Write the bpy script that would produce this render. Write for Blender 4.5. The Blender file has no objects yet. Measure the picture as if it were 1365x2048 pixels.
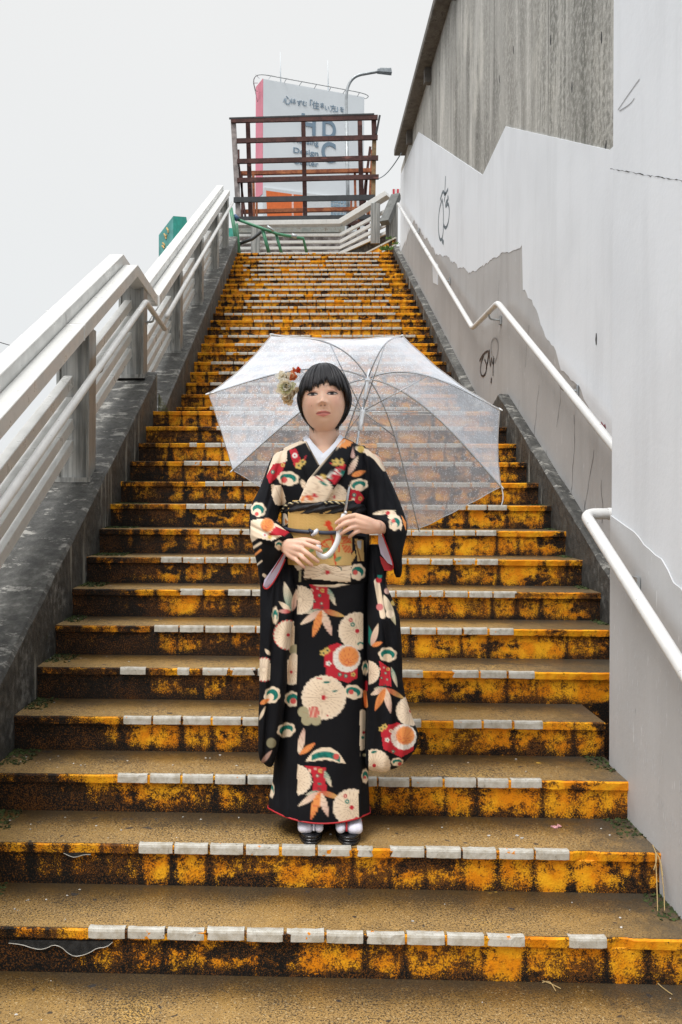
import bpy, bmesh, math, random
import numpy as np
from mathutils import Vector, Matrix, noise as mnoise
R = math.radians
random.seed(7); rng = np.random.default_rng(7)
sc = bpy.context.scene
COL = sc.collection

# ------------------------------------------------------------------ camera
FPX, YAW, ROLL, EYE = 1800.0, .031, .004, 1.292
FW = np.array([-math.sin(YAW), math.cos(YAW), 0.0])
_rt = np.array([math.cos(YAW), math.sin(YAW), 0.0]); _up = np.array([0, 0, 1.0])
RT = _rt*math.cos(ROLL) + _up*math.sin(ROLL)
UP = -_rt*math.sin(ROLL) + _up*math.cos(ROLL)
_v = np.array([0, 1.0, 0])
CX = 611 - FPX*(_v@RT)/(_v@FW); CY = 980 + FPX*(_v@UP)/(_v@FW)
cam_d = bpy.data.cameras.new('camera'); cam = bpy.data.objects.new('camera', cam_d); COL.objects.link(cam)
cam_d.sensor_fit = 'VERTICAL'; cam_d.sensor_height = 36; cam_d.sensor_width = 24
cam_d.lens = FPX*36/2048
cam_d.shift_x = (682.5-CX)/2048; cam_d.shift_y = (CY-1024)/2048
cam_d.clip_start = .05; cam_d.clip_end = 3000
m = Matrix.Identity(4)
for i in range(3):
    m[i][0] = RT[i]; m[i][1] = UP[i]; m[i][2] = -FW[i]
m[0][3] = 0; m[1][3] = 0; m[2][3] = EYE
cam.matrix_world = m
sc.camera = cam

# ------------------------------------------------------------------ sky, sun, exposure
w = bpy.data.worlds.new('World'); sc.world = w; w.use_nodes = True
nt = w.node_tree; nt.nodes.clear()
SUN_EL, SUN_ROT = R(60), R(220)
sky = nt.nodes.new('ShaderNodeTexSky'); sky.sky_type = 'NISHITA'; sky.sun_disc = False
sky.sun_elevation = SUN_EL; sky.sun_rotation = SUN_ROT; sky.air_density = 1.0; sky.dust_density = 4.0
bg1 = nt.nodes.new('ShaderNodeBackground'); bg1.inputs['Strength'].default_value = .05
nt.links.new(sky.outputs[0], bg1.inputs['Color'])
# overcast cloud deck: a smooth pale layer, brighter towards the zenith (as overcast skies are)
tc = nt.nodes.new('ShaderNodeTexCoord'); sep = nt.nodes.new('ShaderNodeSeparateXYZ')
nt.links.new(tc.outputs['Generated'], sep.inputs[0])
rmp = nt.nodes.new('ShaderNodeValToRGB'); nt.links.new(sep.outputs['Z'], rmp.inputs[0])
cr = rmp.color_ramp
cr.elements[0].position = 0.0; cr.elements[0].color = (.69, .71, .72, 1)
cr.elements[1].position = 1.0; cr.elements[1].color = (1.45, 1.45, 1.42, 1)
e = cr.elements.new(.5); e.color = (.715, .72, .718, 1)
cn = nt.nodes.new('ShaderNodeTexNoise'); cn.inputs['Scale'].default_value = 1.6; cn.inputs['Detail'].default_value = 4
nt.links.new(tc.outputs['Generated'], cn.inputs['Vector'])
cm = nt.nodes.new('ShaderNodeMapRange'); cm.inputs['To Min'].default_value = .97; cm.inputs['To Max'].default_value = 1.05
nt.links.new(cn.outputs['Fac'], cm.inputs[0])
bg2 = nt.nodes.new('ShaderNodeBackground')
nt.links.new(rmp.outputs[0], bg2.inputs['Color']); nt.links.new(cm.outputs[0], bg2.inputs['Strength'])
mx = nt.nodes.new('ShaderNodeMixShader'); mx.inputs[0].default_value = .96
nt.links.new(bg1.outputs[0], mx.inputs[1]); nt.links.new(bg2.outputs[0], mx.inputs[2])
ow = nt.nodes.new('ShaderNodeOutputWorld'); nt.links.new(mx.outputs[0], ow.inputs[0])
sd = bpy.data.lights.new('sun', 'SUN'); sd.energy = 2.1; sd.angle = R(25); sd.color = (1.0, .975, .95)
sun = bpy.data.objects.new('sun', sd); COL.objects.link(sun)
# from behind the camera, on the open (left) side, high up
_sd = Vector((-math.cos(SUN_EL)*.64, -math.cos(SUN_EL)*.77, math.sin(SUN_EL)))
sun.rotation_euler = _sd.to_track_quat('Z', 'Y').to_euler()
sc.view_settings.view_transform = 'Standard'; sc.view_settings.look = 'None'
sc.view_settings.exposure = 0.28; sc.view_settings.gamma = 1; sc.view_settings.use_curve_mapping = False
sc.cycles.max_bounces = 8; sc.cycles.transparent_max_bounces = 16

def PT(px, py, Y):
    """point on the plane y = Y"""
    d = FW + RT*(px-CX)/FPX - UP*(py-CY)/FPX
    return np.array([0, 0, EYE]) + d*(Y/d[1])
def PX(px, py, X):
    """point on the plane x = X"""
    d = FW + RT*(px-CX)/FPX - UP*(py-CY)/FPX
    return np.array([0, 0, EYE]) + d*(X/d[0])

# ------------------------------------------------------------------ object helpers
def tag(o, label=None, cat=None, group=None, kind=None):
    if label: o['label'] = label
    if cat: o['category'] = cat
    if group: o['group'] = group
    if kind: o['kind'] = kind
    return o
def empty(name, loc, label=None, cat=None, group=None):
    o = bpy.data.objects.new(name, None); COL.objects.link(o); o.location = tuple(float(c) for c in loc); o.empty_display_size = .1
    bpy.context.view_layer.update()
    return tag(o, label, cat, group)
def link_mesh(name, me, mats=None, parent=None, smooth=False):
    o = bpy.data.objects.new(name, me); COL.objects.link(o)
    if mats is not None:
        for mm in (mats if isinstance(mats, (list, tuple)) else [mats]):
            if mm.name not in [x.name for x in me.materials if x]: me.materials.append(mm)
    if smooth:
        me.polygons.foreach_set('use_smooth', [True]*len(me.polygons))
    if parent is not None:
        o.parent = parent
        o.location = (0, 0, 0)
        o.matrix_parent_inverse = Matrix.Translation(parent_world(parent)).inverted()
    return o
def parent_world(p):
    v = Vector((0, 0, 0)); q = p
    while q is not None:
        v += q.location
        if q.parent is not None: v += q.matrix_parent_inverse.translation
        q = q.parent
    return v
class MB:
    def __init__(s): s.v = []; s.f = []; s.uv = None
    def add(s, vs, fs):
        n = len(s.v); s.v += [tuple(float(c) for c in p) for p in vs]; s.f += [tuple(n+i for i in f) for f in fs]; return s
    def box(s, x0, x1, y0, y1, z0, z1):
        return s.add([(x0,y0,z0),(x1,y0,z0),(x1,y1,z0),(x0,y1,z0),(x0,y0,z1),(x1,y0,z1),(x1,y1,z1),(x0,y1,z1)],
                     [(0,3,2,1),(4,5,6,7),(0,1,5,4),(1,2,6,5),(2,3,7,6),(3,0,4,7)])
    def beam(s, a, b, w, h, up=(0,0,1)):
        """a box from a to b, w across, h along up"""
        a = Vector(a); b = Vector(b); d = (b-a).normalized(); u = Vector(up)
        r = d.cross(u).normalized(); u = r.cross(d).normalized(); vs = []
        for p in (a, b):
            for i, j in ((-1,-1),(1,-1),(1,1),(-1,1)): vs.append(p + r*(i*w/2) + u*(j*h/2))
        return s.add(vs, [(0,1,2,3),(7,6,5,4),(0,4,5,1),(1,5,6,2),(2,6,7,3),(3,7,4,0)])
    def tube(s, pts, r, n=10, cap=True, rs=None):
        P = [Vector(p) for p in pts]; rings = []; prev = None
        for i, p in enumerate(P):
            t = (P[min(i+1, len(P)-1)]-P[max(i-1, 0)]).normalized()
            if prev is None:
                u = t.orthogonal().normalized()
            else:
                u = (prev - t*prev.dot(t)).normalized()
            prev = u; v = t.cross(u); rr = rs[i] if rs else r
            rings.append([p+(u*math.cos(a)+v*math.sin(a))*rr for a in [2*math.pi*k/n for k in range(n)]])
        vs = [q for g in rings for q in g]; fs = []
        for i in range(len(P)-1):
            for k in range(n):
                fs.append((i*n+k, i*n+(k+1) % n, (i+1)*n+(k+1) % n, (i+1)*n+k))
        if cap:
            fs.append(tuple(range(n))[::-1]); fs.append(tuple((len(P)-1)*n+k for k in range(n)))
        return s.add(vs, fs)
    def prism_x(s, poly, x0, x1):
        """poly of (y,z) swept from x0 to x1"""
        n = len(poly); vs = [(x0, y, z) for y, z in poly]+[(x1, y, z) for y, z in poly]
        return s.add(vs, [tuple(range(n))[::-1], tuple(range(n, 2*n))]+[(i, (i+1) % n, n+(i+1) % n, n+i) for i in range(n)])
    def build(s, name, mats, parent=None, smooth=False, bevel=0, recalc=True):
        me = bpy.data.meshes.new(name); me.from_pydata(s.v, [], s.f)
        if bevel or recalc:
            bm = bmesh.new(); bm.from_mesh(me)
            if bevel: bmesh.ops.bevel(bm, geom=list(bm.edges), offset=bevel, segments=1, affect='EDGES')
            bmesh.ops.recalc_face_normals(bm, faces=list(bm.faces)); bm.to_mesh(me); bm.free()
        me.update()
        return link_mesh(name, me, mats, parent, smooth)
def chaikin(pts, k=2, closed=False):
    P = [np.array(p, float) for p in pts]
    for _ in range(k):
        Q = [] if closed else [P[0]]
        n = len(P)
        for i in range(n if closed else n-1):
            a, b = P[i], P[(i+1) % n]; Q += [a*.75+b*.25, a*.25+b*.75]
        if not closed: Q.append(P[-1])
        P = Q
    return P
def bend(pts, r=.05, n=4):
    """polyline with rounded corners"""
    P = [np.array(p, float) for p in pts]; out = [P[0]]
    for i in range(1, len(P)-1):
        a, b, c = P[i-1], P[i], P[i+1]
        d1 = (a-b)/np.linalg.norm(a-b); d2 = (c-b)/np.linalg.norm(c-b)
        p0, p1 = b+d1*r, b+d2*r
        for k in range(n+1):
            t = k/n; out.append((1-t)**2*p0+2*t*(1-t)*b+t*t*p1)
    out.append(P[-1]); return out

# ------------------------------------------------------------------ material helpers
class G:
    def __init__(s, name):
        s.m = bpy.data.materials.new(name); s.m.use_nodes = True; s.t = s.m.node_tree; s.t.nodes.clear()
        s.out = s.t.nodes.new('ShaderNodeOutputMaterial'); s.b = s.t.nodes.new('ShaderNodeBsdfPrincipled')
        s.t.links.new(s.b.outputs[0], s.out.inputs[0]); s.geo = s.t.nodes.new('ShaderNodeNewGeometry')
        s.pos = s.geo.outputs['Position']
    def set(s, n, k, v):
        if isinstance(v, bpy.types.NodeSocket): s.t.links.new(v, n.inputs[k])
        else: n.inputs[k].default_value = v
    def math(s, op, a, b=0.0, c=0.0, clamp=False):
        n = s.t.nodes.new('ShaderNodeMath'); n.operation = op; n.use_clamp = clamp
        s.set(n, 0, a); s.set(n, 1, b); s.set(n, 2, c); return n.outputs[0]
    def add(s, *a):
        o = a[0]
        for x in a[1:]: o = s.math('ADD', o, x)
        return o
    def mul(s, a, b): return s.math('MULTIPLY', a, b)
    def ss(s, v, a, b, lo=0.0, hi=1.0):
        n = s.t.nodes.new('ShaderNodeMapRange'); n.interpolation_type = 'SMOOTHSTEP'
        s.set(n, 0, v); s.set(n, 1, a); s.set(n, 2, b); s.set(n, 3, lo); s.set(n, 4, hi); return n.outputs[0]
    def vec(s, sc_, off=(0,0,0), src=None):
        n = s.t.nodes.new('ShaderNodeVectorMath'); n.operation = 'MULTIPLY_ADD'
        s.set(n, 0, src or s.pos); n.inputs[1].default_value = sc_; n.inputs[2].default_value = off; return n.outputs[0]
    def noise(s, scale=5., detail=4., rough=.55, vec=None, dist=0.):
        n = s.t.nodes.new('ShaderNodeTexNoise'); s.set(n, 'Vector', vec or s.pos); n.inputs['Scale'].default_value = scale
        n.inputs['Detail'].default_value = detail; n.inputs['Roughness'].default_value = rough; n.inputs['Distortion'].default_value = dist
        return n.outputs['Fac']
    def voro(s, scale=5., vec=None, feat='F1', out='Distance'):
        n = s.t.nodes.new('ShaderNodeTexVoronoi'); n.feature = feat; s.set(n, 'Vector', vec or s.pos); n.inputs['Scale'].default_value = scale
        return n.outputs[out]
    def mix(s, f, a, b, mode='MIX'):
        n = s.t.nodes.new('ShaderNodeMix'); n.data_type = 'RGBA'; n.blend_type = mode
        s.set(n, 0, f)
        for k, v in ((6, a), (7, b)):
            if isinstance(v, bpy.types.NodeSocket): s.t.links.new(v, n.inputs[k])
            else: n.inputs[k].default_value = tuple(v)+((1,) if len(v) == 3 else ())
        return n.outputs[2]
    def xyz(s, src=None):
        n = s.t.nodes.new('ShaderNodeSeparateXYZ'); s.set(n, 0, src or s.pos); return n.outputs
    def attr(s, name, out='Color'):
        n = s.t.nodes.new('ShaderNodeAttribute'); n.attribute_name = name; return n.outputs[out]
    def bump(s, h, strength=.3, dist=.01):
        n = s.t.nodes.new('ShaderNodeBump'); n.inputs['Strength'].default_value = strength; n.inputs['Distance'].default_value = dist
        s.set(n, 'Height', h); s.t.links.new(n.outputs[0], s.b.inputs['Normal']); return s
    def fin(s, col, rough=.6, metal=0.0, spec=.5):
        c = col if isinstance(col, bpy.types.NodeSocket) else (tuple(col)+((1,) if len(col) == 3 else ()))
        s.set(s.b, 'Base Color', c); s.set(s.b, 'Roughness', rough); s.set(s.b, 'Metallic', metal)
        s.b.inputs['Specular IOR Level'].default_value = spec
        return s.m
def plain(name, col, rough=.6, metal=0., var=.25, scale=8., grime=None, bump=.15):
    g = G(name); n = g.noise(scale, 5.); n2 = g.noise(scale*9, 3.)
    c = g.mix(g.ss(n, .35, .7), tuple(x*(1-var) for x in col), tuple(min(1, x*(1+var*.5)) for x in col))
    if grime: c = g.mix(g.ss(g.add(g.mul(n, .7), g.mul(n2, .4)), .5, .75), c, grime)
    g.bump(n2, bump, .004)
    return g.fin(c, g.ss(n2, .3, .7, rough*.85, min(1, rough*1.15)), metal)
# ------------------------------------------------------------------ stair layout (metres)
D0, T, RZ, L, TU, RU, XL, XR, NN, PITCH = 2.625, .29, .134, .90, .311, .1435, -1.138, 1.42, 37, .1166
XN = 1.146           # face of the near wall
XW = 1.50            # face of the long wall
def nose(n):
    if n <= 14: return D0+n*T, n*RZ
    return D0+14*T+L+(n-14)*TU, 14*RZ+(n-14)*RU
def kl(y): return RZ*(y-D0)/T                      # nose line of the lower flight
Y15, Z15 = nose(15)
def ku(y): return Z15+RU/TU*(y-Y15)                # nose line of the upper flight

# ---- materials
def mat_riser():
    g = G('painted_riser'); u, v, _ = g.xyz(g.attr('UVMap', 'Vector')); x, y, z = g.xyz()
    n1 = g.noise(7., 3., .5, g.vec((1, 1, 1.3), (3, 1, 7))); n2 = g.noise(48., 5., .7); n3 = g.noise(210., 3., .8)
    st = g.noise(1., 4., .6, g.vec((42, 5, 6)))
    fr = g.math('FRACT', u); gd = g.math('MINIMUM', fr, g.math('SUBTRACT', 1., fr))
    wob = g.mul(g.math('SUBTRACT', n2, .5), .35)
    gap = g.ss(g.add(gd, g.mul(wob, 1.5), g.mul(g.math('SUBTRACT', n1, .5), .5)), .20, .0)
    big = g.ss(g.noise(5.5, 3., .6, g.vec((1, 3.3, 1.6), (2, 9, 4))), .54, .64)
    rowr = g.noise(1.6, 1., .5, g.vec((1.2, 3.1, 0)))
    gap = g.mul(gap, g.ss(g.noise(11., 2., .5, g.vec((1, 1, .2), (8, 1, 7))), .38, .58))
    bot = g.ss(g.add(v, g.mul(wob, 1.3)), .30, -.05); left = g.ss(g.add(x, g.mul(wob, 2.5)), -.55, -1.12)
    right = g.ss(x, 1.28, 1.42)
    low = g.ss(y, 7.5, 4.0)
    lw = g.add(.06, g.mul(low, .095))
    d = g.add(g.mul(n1, .46), g.mul(n2, .50), g.mul(n3, .62), g.mul(st, .14), g.mul(gap, .13), g.mul(bot, .13), g.mul(left, lw), g.mul(right, .17))
    d = g.add(d, g.mul(g.math('SUBTRACT', rowr, .5), .22), g.mul(g.ss(x, .35, -.35), g.mul(low, .06)))
    d = g.math('SUBTRACT', g.add(d, g.mul(big, .13), -.012), g.mul(g.ss(v, .74, .80), .075))
    blk = g.ss(d, .878, .940); half = g.ss(d, .76, .93)
    org = g.mix(g.ss(g.noise(17., 4.), .35, .68), (.80, .265, .004), (.95, .455, .014))
    org = g.mix(g.mul(half, .55), org, (.20, .055, .006))
    drk = g.mix(g.ss(n3, .42, .66), (.004, .004, .004), (.018, .012, .007))
    drk = g.mix(g.mul(g.ss(g.add(n3, g.mul(n1, .35)), .72, .80), .6), drk, (.24, .085, .012))
    c = g.mix(blk, org, drk)
    h = g.add(g.mul(n2, .5), g.mul(g.noise(130., 3.), .5), g.mul(blk, -.25))
    g.bump(h, .55, .006)
    return g.fin(c, g.ss(n2, .3, .7, .50, .85), 0., .25)
def mat_tread():
    g = G('worn_gold_tread'); u, v, _ = g.xyz(g.attr('UVMap', 'Vector')); x, y, z = g.xyz()
    n1 = g.noise(3.2, 5., .6); n2 = g.noise(16., 5., .65); sp = g.noise(150., 3., .85); sp2 = g.noise(140., 2., .7, g.vec((1, 1, 1), (4, 3, 2)))
    base = g.mix(g.ss(n2, .35, .68), (.175, .092, .020), (.38, .215, .052))
    base = g.mix(g.ss(n1, .56, .70), base, (.64, .36, .055))
    front = g.ss(g.add(v, g.mul(g.math('SUBTRACT', n2, .5), .5)), .85, .25)
    dmp = g.ss(g.noise(1.7, 4., .6, g.vec((1, 1.6, 1), (6, 2, 0))), .42, .62); base = g.mix(g.mul(dmp, .45), base, (.20, .105, .018))
    base = g.mix(g.mul(front, .45), base, (.55, .36, .145))
    spk = g.ss(g.add(sp, g.mul(g.math('SUBTRACT', n1, .5), .30), g.mul(front, -.03)), .49, .555)
    c = g.mix(g.mul(spk, .95), base, (.030, .020, .012))
    c = g.mix(g.mul(g.ss(sp2, .60, .68), .5), c, (.78, .62, .36))
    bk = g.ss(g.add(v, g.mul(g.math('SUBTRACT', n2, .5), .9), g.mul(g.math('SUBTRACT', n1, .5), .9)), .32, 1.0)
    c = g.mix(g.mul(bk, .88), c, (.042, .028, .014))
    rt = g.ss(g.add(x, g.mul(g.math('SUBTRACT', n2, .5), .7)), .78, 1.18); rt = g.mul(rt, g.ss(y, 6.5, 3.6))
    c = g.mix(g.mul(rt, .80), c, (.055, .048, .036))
    blob = g.ss(g.noise(24., 1., .3, g.vec((1, 1, 1), (9, 4, 2))), .74, .77)
    c = g.mix(g.mul(blob, .85), c, (.03, .03, .032))
    blob2 = g.ss(g.noise(9., 3., .5, g.vec((1, 1, 1), (1, 14, 2))), .74, .79)
    c = g.mix(g.mul(blob2, .8), c, (.80, .48, .07))
    g.bump(g.add(sp, g.mul(n2, .4)), .55, .004)
    return g.fin(c, g.ss(n1, .3, .7, .30, .62), 0., .5)
def mat_tile():
    g = G('white_nosing_tile'); n1 = g.noise(30., 5., .65); n2 = g.noise(120., 3.); x, y, z = g.xyz()
    c = g.mix(g.ss(n1, .35, .7), (.62, .61, .56), (.44, .41, .34))
    c = g.mix(g.mul(g.ss(g.noise(8., 3., .6, g.vec((1, 3, 1), (3, 3, 9))), .5, .62), g.ss(y, 7., 8.5, 0., .12)), c, (.50, .27, .07))
    c = g.mix(g.mul(g.ss(g.noise(45., 4., .8, g.vec((1, 1, .5))), .56, .70), .5), c, (.16, .14, .11))
    o = g.noise(19., 3., .6, g.vec((1, 1, 1.4), (5, 5, 5)))
    c = g.mix(g.ss(g.add(o, g.mul(n2, .15)), .745, .77), c, (.78, .27, .01))
    c = g.mix(g.ss(g.add(g.noise(26., 4., .7, g.vec((1, 1, 1), (2, 8, 5))), g.mul(n2, .2)), .76, .86), c, (.05, .04, .035))
    g.bump(n2, .12, .002)
    return g.fin(c, .33, 0., .5)
def mat_parapet():
    g = G('weathered_dark_concrete'); x, y, z = g.xyz(); nz = g.xyz(g.geo.outputs['Normal'])[2]
    n1 = g.noise(3., 6., .65); n2 = g.noise(22., 6., .7); st = g.noise(1., 5., .6, g.vec((9, 9, 1.1))); n3 = g.noise(120., 4., .7)
    c = g.mix(g.ss(n2, .3, .7), (.024, .024, .022), (.080, .079, .073))
    c = g.mix(g.ss(g.add(g.mul(n1, .7), g.mul(n2, .45)), .62, .78), c, (.20, .20, .19))
    side = g.ss(nz, .7, .3)
    c = g.mix(g.mul(side, g.ss(st, .58, .72)), c, (.34, .33, .29))
    top = g.ss(nz, .5, .9)
    pch = g.ss(g.add(g.noise(5., 6., .75, g.vec((1, 2.2, 1), (4, 4, 1))), g.mul(n3, .12)), .60, .66)
    c = g.mix(g.mul(top, g.mul(pch, .85)), c, (.38, .37, .34)); c = g.mix(g.mul(top, g.mul(g.ss(n1, .48, .66), .45)), c, (.17, .168, .155))
    c = g.mix(g.mul(g.ss(n3, .58, .7), .5), c, (.012, .012, .012))
    mo = g.ss(g.add(g.noise(7., 5., .7, g.vec((1, 1, 1), (7, 2, 3))), g.mul(n3, .1)), .70, .76)
    c = g.mix(g.mul(mo, .7), c, (.045, .055, .014))
    g.bump(g.add(g.mul(n2, .7), g.mul(n3, .5)), .8, .01)
    return g.fin(c, g.ss(n1, .3, .7, .38, .8))
def mat_raw():
    g = G('raw_board_marked_concrete'); x, y, z = g.xyz()
    st = g.noise(1., 6., .62, g.vec((1, 2.8, .42))); st2 = g.noise(1., 6., .7, g.vec((1, 13., .9), (0, 3, 0))); n2 = g.noise(26., 6., .72); n3 = g.noise(110., 4., .8)
    c = g.mix(g.ss(st, .36, .62), (.33, .325, .30), (.78, .77, .73))
    c = g.mix(g.ss(st2, .42, .68), g.mix(.45, c, (.26, .25, .225)), c)
    dk = g.noise(1., 5., .65, g.vec((1, 1.7, .22), (0, 5.3, 2)))
    c = g.mix(g.mul(g.ss(g.add(dk, g.mul(g.math('SUBTRACT', n2, .5), .35)), .56, .66), .82), c, (.085, .08, .068))
    pn = g.noise(1., 0., 0., g.vec((0, .9, 0), (0, 2, 0))); c = g.mix(g.mul(g.ss(pn, .40, .43), .35), g.mix(.5, c, (.24, .235, .215)), c)
    blo = g.noise(1.4, 6., .75, g.vec((1, 1, .6), (1, 7, 3))); c = g.mix(g.mul(g.ss(blo, .52, .68), .55), c, (.66, .64, .58))
    c = g.mix(g.mul(g.ss(blo, .47, .36), .5), c, (.15, .148, .135))
    near = g.ss(y, 6.4, 5.5)
    c = g.mix(g.mul(near, g.mul(g.ss(g.add(st2, g.mul(n2, .5)), .55, .85, 1., .35), .85)), c, (.105, .108, .092))
    c = g.mix(g.mul(g.ss(n2, .45, .66), .35), c, (.80, .79, .76)); c = g.mix(g.mul(g.ss(n3, .56, .70), .8), c, (.09, .088, .08))
    jt = g.math('FRACT', g.mul(y, .62)); j = g.ss(g.math('ABSOLUTE', g.math('SUBTRACT', jt, .5)), .008, .002)
    c = g.mix(g.mul(j, .6), c, (.06, .058, .05))
    g.bump(g.add(n2, g.mul(n3, .5), g.mul(j, -2.)), .6, .008)
    return g.fin(c, .85)
def mat_wpaint(name, col, dirt, amt=.35):
    g = G(name); st = g.noise(1., 6., .6, g.vec((5, 5, .7))); n1 = g.noise(1.3, 5.); n2 = g.noise(40., 5., .7); x, y, z = g.xyz()
    c = g.mix(g.mul(g.ss(st, .45, .72), amt), col, dirt)
    c = g.mix(g.mul(g.ss(n1, .42, .68), amt*.9), c, tuple(a*.82 for a in col))
    c = g.mix(g.mul(g.ss(g.noise(1., 3., .6, g.vec((90, 60, 9))), .68, .73), .55), c, (.85, .87, .9))
    c = g.mix(g.mul(g.ss(g.noise(9., 6., .8, g.vec((1, 1, 1), (3, 3, 3))), .70, .76), .4), c, dirt)
    g.bump(g.add(n2, g.mul(g.noise(7., 4.), 1.2)), .13, .008)
    return g.fin(c, .6)
def mat_rail(name='pale_painted_rail', col=(.68, .685, .67), metal=0.1):
    g = G(name); st = g.noise(1., 5., .65, g.vec((30, 3, 3))); n1 = g.noise(6., 5., .65); n2 = g.noise(90., 4.)
    c = g.mix(g.ss(n1, .38, .7), col, tuple(a*.88 for a in col))
    c = g.mix(g.mul(g.ss(g.add(st, g.mul(n2, .2)), .64, .86), .32), c, (.34, .32, .28))
    c = g.mix(g.mul(g.ss(g.noise(60., 3., .6), .68, .74), .6), c, (.09, .08, .07))
    g.bump(n2, .12, .003)
    return g.fin(c, g.ss(n1, .3, .7, .25, .5), metal)
def mat_post():
    g = G('streaked_steel_post'); st = g.noise(1., 6., .65, g.vec((38, 38, 1.6))); n1 = g.noise(5., 5., .6); n2 = g.noise(80., 4.)
    c = g.mix(g.ss(st, .35, .65), (.20, .205, .20), (.42, .42, .40))
    c = g.mix(g.mul(g.ss(g.add(st, g.mul(n1, .5)), .85, .98), .8), c, (.09, .085, .075))
    g.bump(n2, .15, .003)
    return g.fin(c, .4, .45)
def mat_rust(name, a, b):
    g = G(name); n1 = g.noise(3., 6., .7); n2 = g.noise(20., 5., .7)
    c = g.mix(g.ss(g.add(g.mul(n1, .6), g.mul(n2, .4)), .42, .6), a, b)
    c = g.mix(g.ss(g.noise(2., 4., .6, g.vec((1, 1, 3), (9, 1, 1))), .62, .7), c, tuple(min(1, x*1.7) for x in b))
    g.bump(n2, .3, .01); return g.fin(c, .8)
MRIS, MTRD, MTIL, MPAR, MRAW = mat_riser(), mat_tread(), mat_tile(), mat_parapet(), mat_raw()
MWHT = mat_wpaint('white_wall_paint', (.75, .785, .835), (.61, .64, .68), .45)
MGRY = mat_wpaint('grey_wall_paint', (.43, .425, .425), (.33, .32, .315), .6)
MLGR = mat_wpaint('light_grey_wall_paint', (.56, .57, .585), (.44, .44, .44), .5)
MRAIL, MPOST = mat_rail(), mat_post()
MTUBE = mat_rail('white_handrail_tube', (.74, .745, .74), 0.)
MRST = mat_rust('brown_rust', (.050, .020, .018), (.105, .042, .034))
MRSO = mat_rust('orange_rust', (.22, .062, .028), (.42, .15, .06))
MBLK = plain('dark_tarred_steel', (.035, .038, .042), .5)
MGRN = plain('green_pipe_paint', (.07, .26, .15), .45)
MDRK = plain('dark_line', (.02, .02, .022), .7)
MMOSS = plain('moss_green', (.040, .060, .012), .9, var=.5, scale=30)
MSTEEL = plain('galvanised_steel', (.42, .45, .47), .45, .5)

# ---- steps
stairs = empty('staircase', (0, D0, 0)); tag(stairs, 'long flight of worn orange painted steps with white nosing tiles', None, None, 'structure')
NXS = 150
tile_list = []
lrng = random.Random(11)
for n in range(0, NN+1):
    yn, zn = nose(n); rise = RZ if n <= 14 else RU
    yb = (nose(n+1)[0] if n < NN else yn+.34)+.012
    xr = XN+.01 if n <= 2 else XR+.01
    if n == 3: xr = XN+.01
    x0, x1 = XL-.01, xr
    off = lrng.random()
    xs = np.linspace(x0, x1, NXS)
    prof = [(.010, -rise-.004, 0, 0.0), (.012, -rise*.5, 0, .45), (.011, -.034, 0, .72), (.002, -.030, 0, .76), (0, -.005, 0, .96), (.006, 0, 0, 1.), (.03, 0, 1, .10), (.5, 0, 1, .5), (1, 0, 1, 1.)]
    vs = []; uvs = []
    for j, (py, pz, k, v) in enumerate(prof):
        for i, x in enumerate(xs):
            q = Vector((x*9, n*3.3, pz*14)); a = mnoise.noise(q)*.0035; b = mnoise.noise(q*4+Vector((5, 5, 5)))*.0022
            chip = max(0, mnoise.noise(Vector((x*6, n*7.7, 1)))-.38)*.05
            if k == 0: yy = yn+py; 
            else: yy = yn+.006+(yb-yn-.006)*py
            zz = zn+pz
            if j in (3, 4): yy += a*1.3+b+chip; zz += (b*.8 if j == 4 else 0)
            if j == 5: yy += a+chip*.8; zz += b*.8-chip*.12
            if j in (1, 2): yy += a*.8+b*.7
            if j in (6, 7): zz += a*.35
            vs.append((x, yy, zz)); uvs.append(((x/PITCH)+off, v))
    fs = []; mi = []
    for j in range(len(prof)-1):
        for i in range(NXS-1):
            fs.append((j*NXS+i, j*NXS+i+1, (j+1)*NXS+i+1, (j+1)*NXS+i)); mi.append(1 if j >= 5 else 0)
    # underside slab, so the step has thickness
    nb = len(vs); zb = zn-rise-.25
    vs += [(x0, yn+.010, zb), (x1, yn+.010, zb), (x1, yb, zb), (x0, yb, zb), (x0, yn+.01, zn-rise-.004), (x1, yn+.01, zn-rise-.004), (x0, yb, zn-.004), (x1, yb, zn-.004)]
    uvs += [(0, 0)]*8
    fs += [(nb, nb+1, nb+5, nb+4), (nb+1, nb+2, nb+7, nb+5), (nb+3, nb, nb+4, nb+6), (nb+2, nb+3, nb+6, nb+7), (nb+3, nb+2, nb+1, nb)]; mi += [0]*5
    me = bpy.data.meshes.new('step'); me.from_pydata(vs, [], fs); me.materials.append(MRIS); me.materials.append(MTRD)
    me.polygons.foreach_set('material_index', mi)
    uvl = me.uv_layers.new(name='UVMap'); li = np.zeros(len(me.loops), int); me.loops.foreach_get('vertex_index', li)
    # tread faces take the tread v, riser faces the riser v: the shared nose row belongs to both
    uva = np.array(uvs)[li]; uvl.data.foreach_set('uv', uva.ravel())
    me.update()
    st = link_mesh('step', me, None, stairs)
    # nosing tiles
    xa = (-.80 if n < 15 else -1.0)+lrng.uniform(-.06, .16); xb = (.86+.034*n if n < 10 else 1.18)+lrng.uniform(-.06, .04)
    xb = min(xb, xr-.10)
    k = math.ceil(xa/PITCH+off)
    while True:
        tx0 = (k-off)*PITCH+.004; tx1 = tx0+PITCH-.009+lrng.uniform(-.002, .002)
        if tx1 > xb: break
        gone = lrng.random() < (.045 if tx0 > xa+.2 else .3)+(.03 if n > 14 else 0)
        if not gone: tile_list.append((n, st, tx0, tx1, yn, zn))
        elif lrng.random() < .3: tile_list.append((n, st, tx0+.01, tx0+.06, yn, zn))
        k += 1
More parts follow.
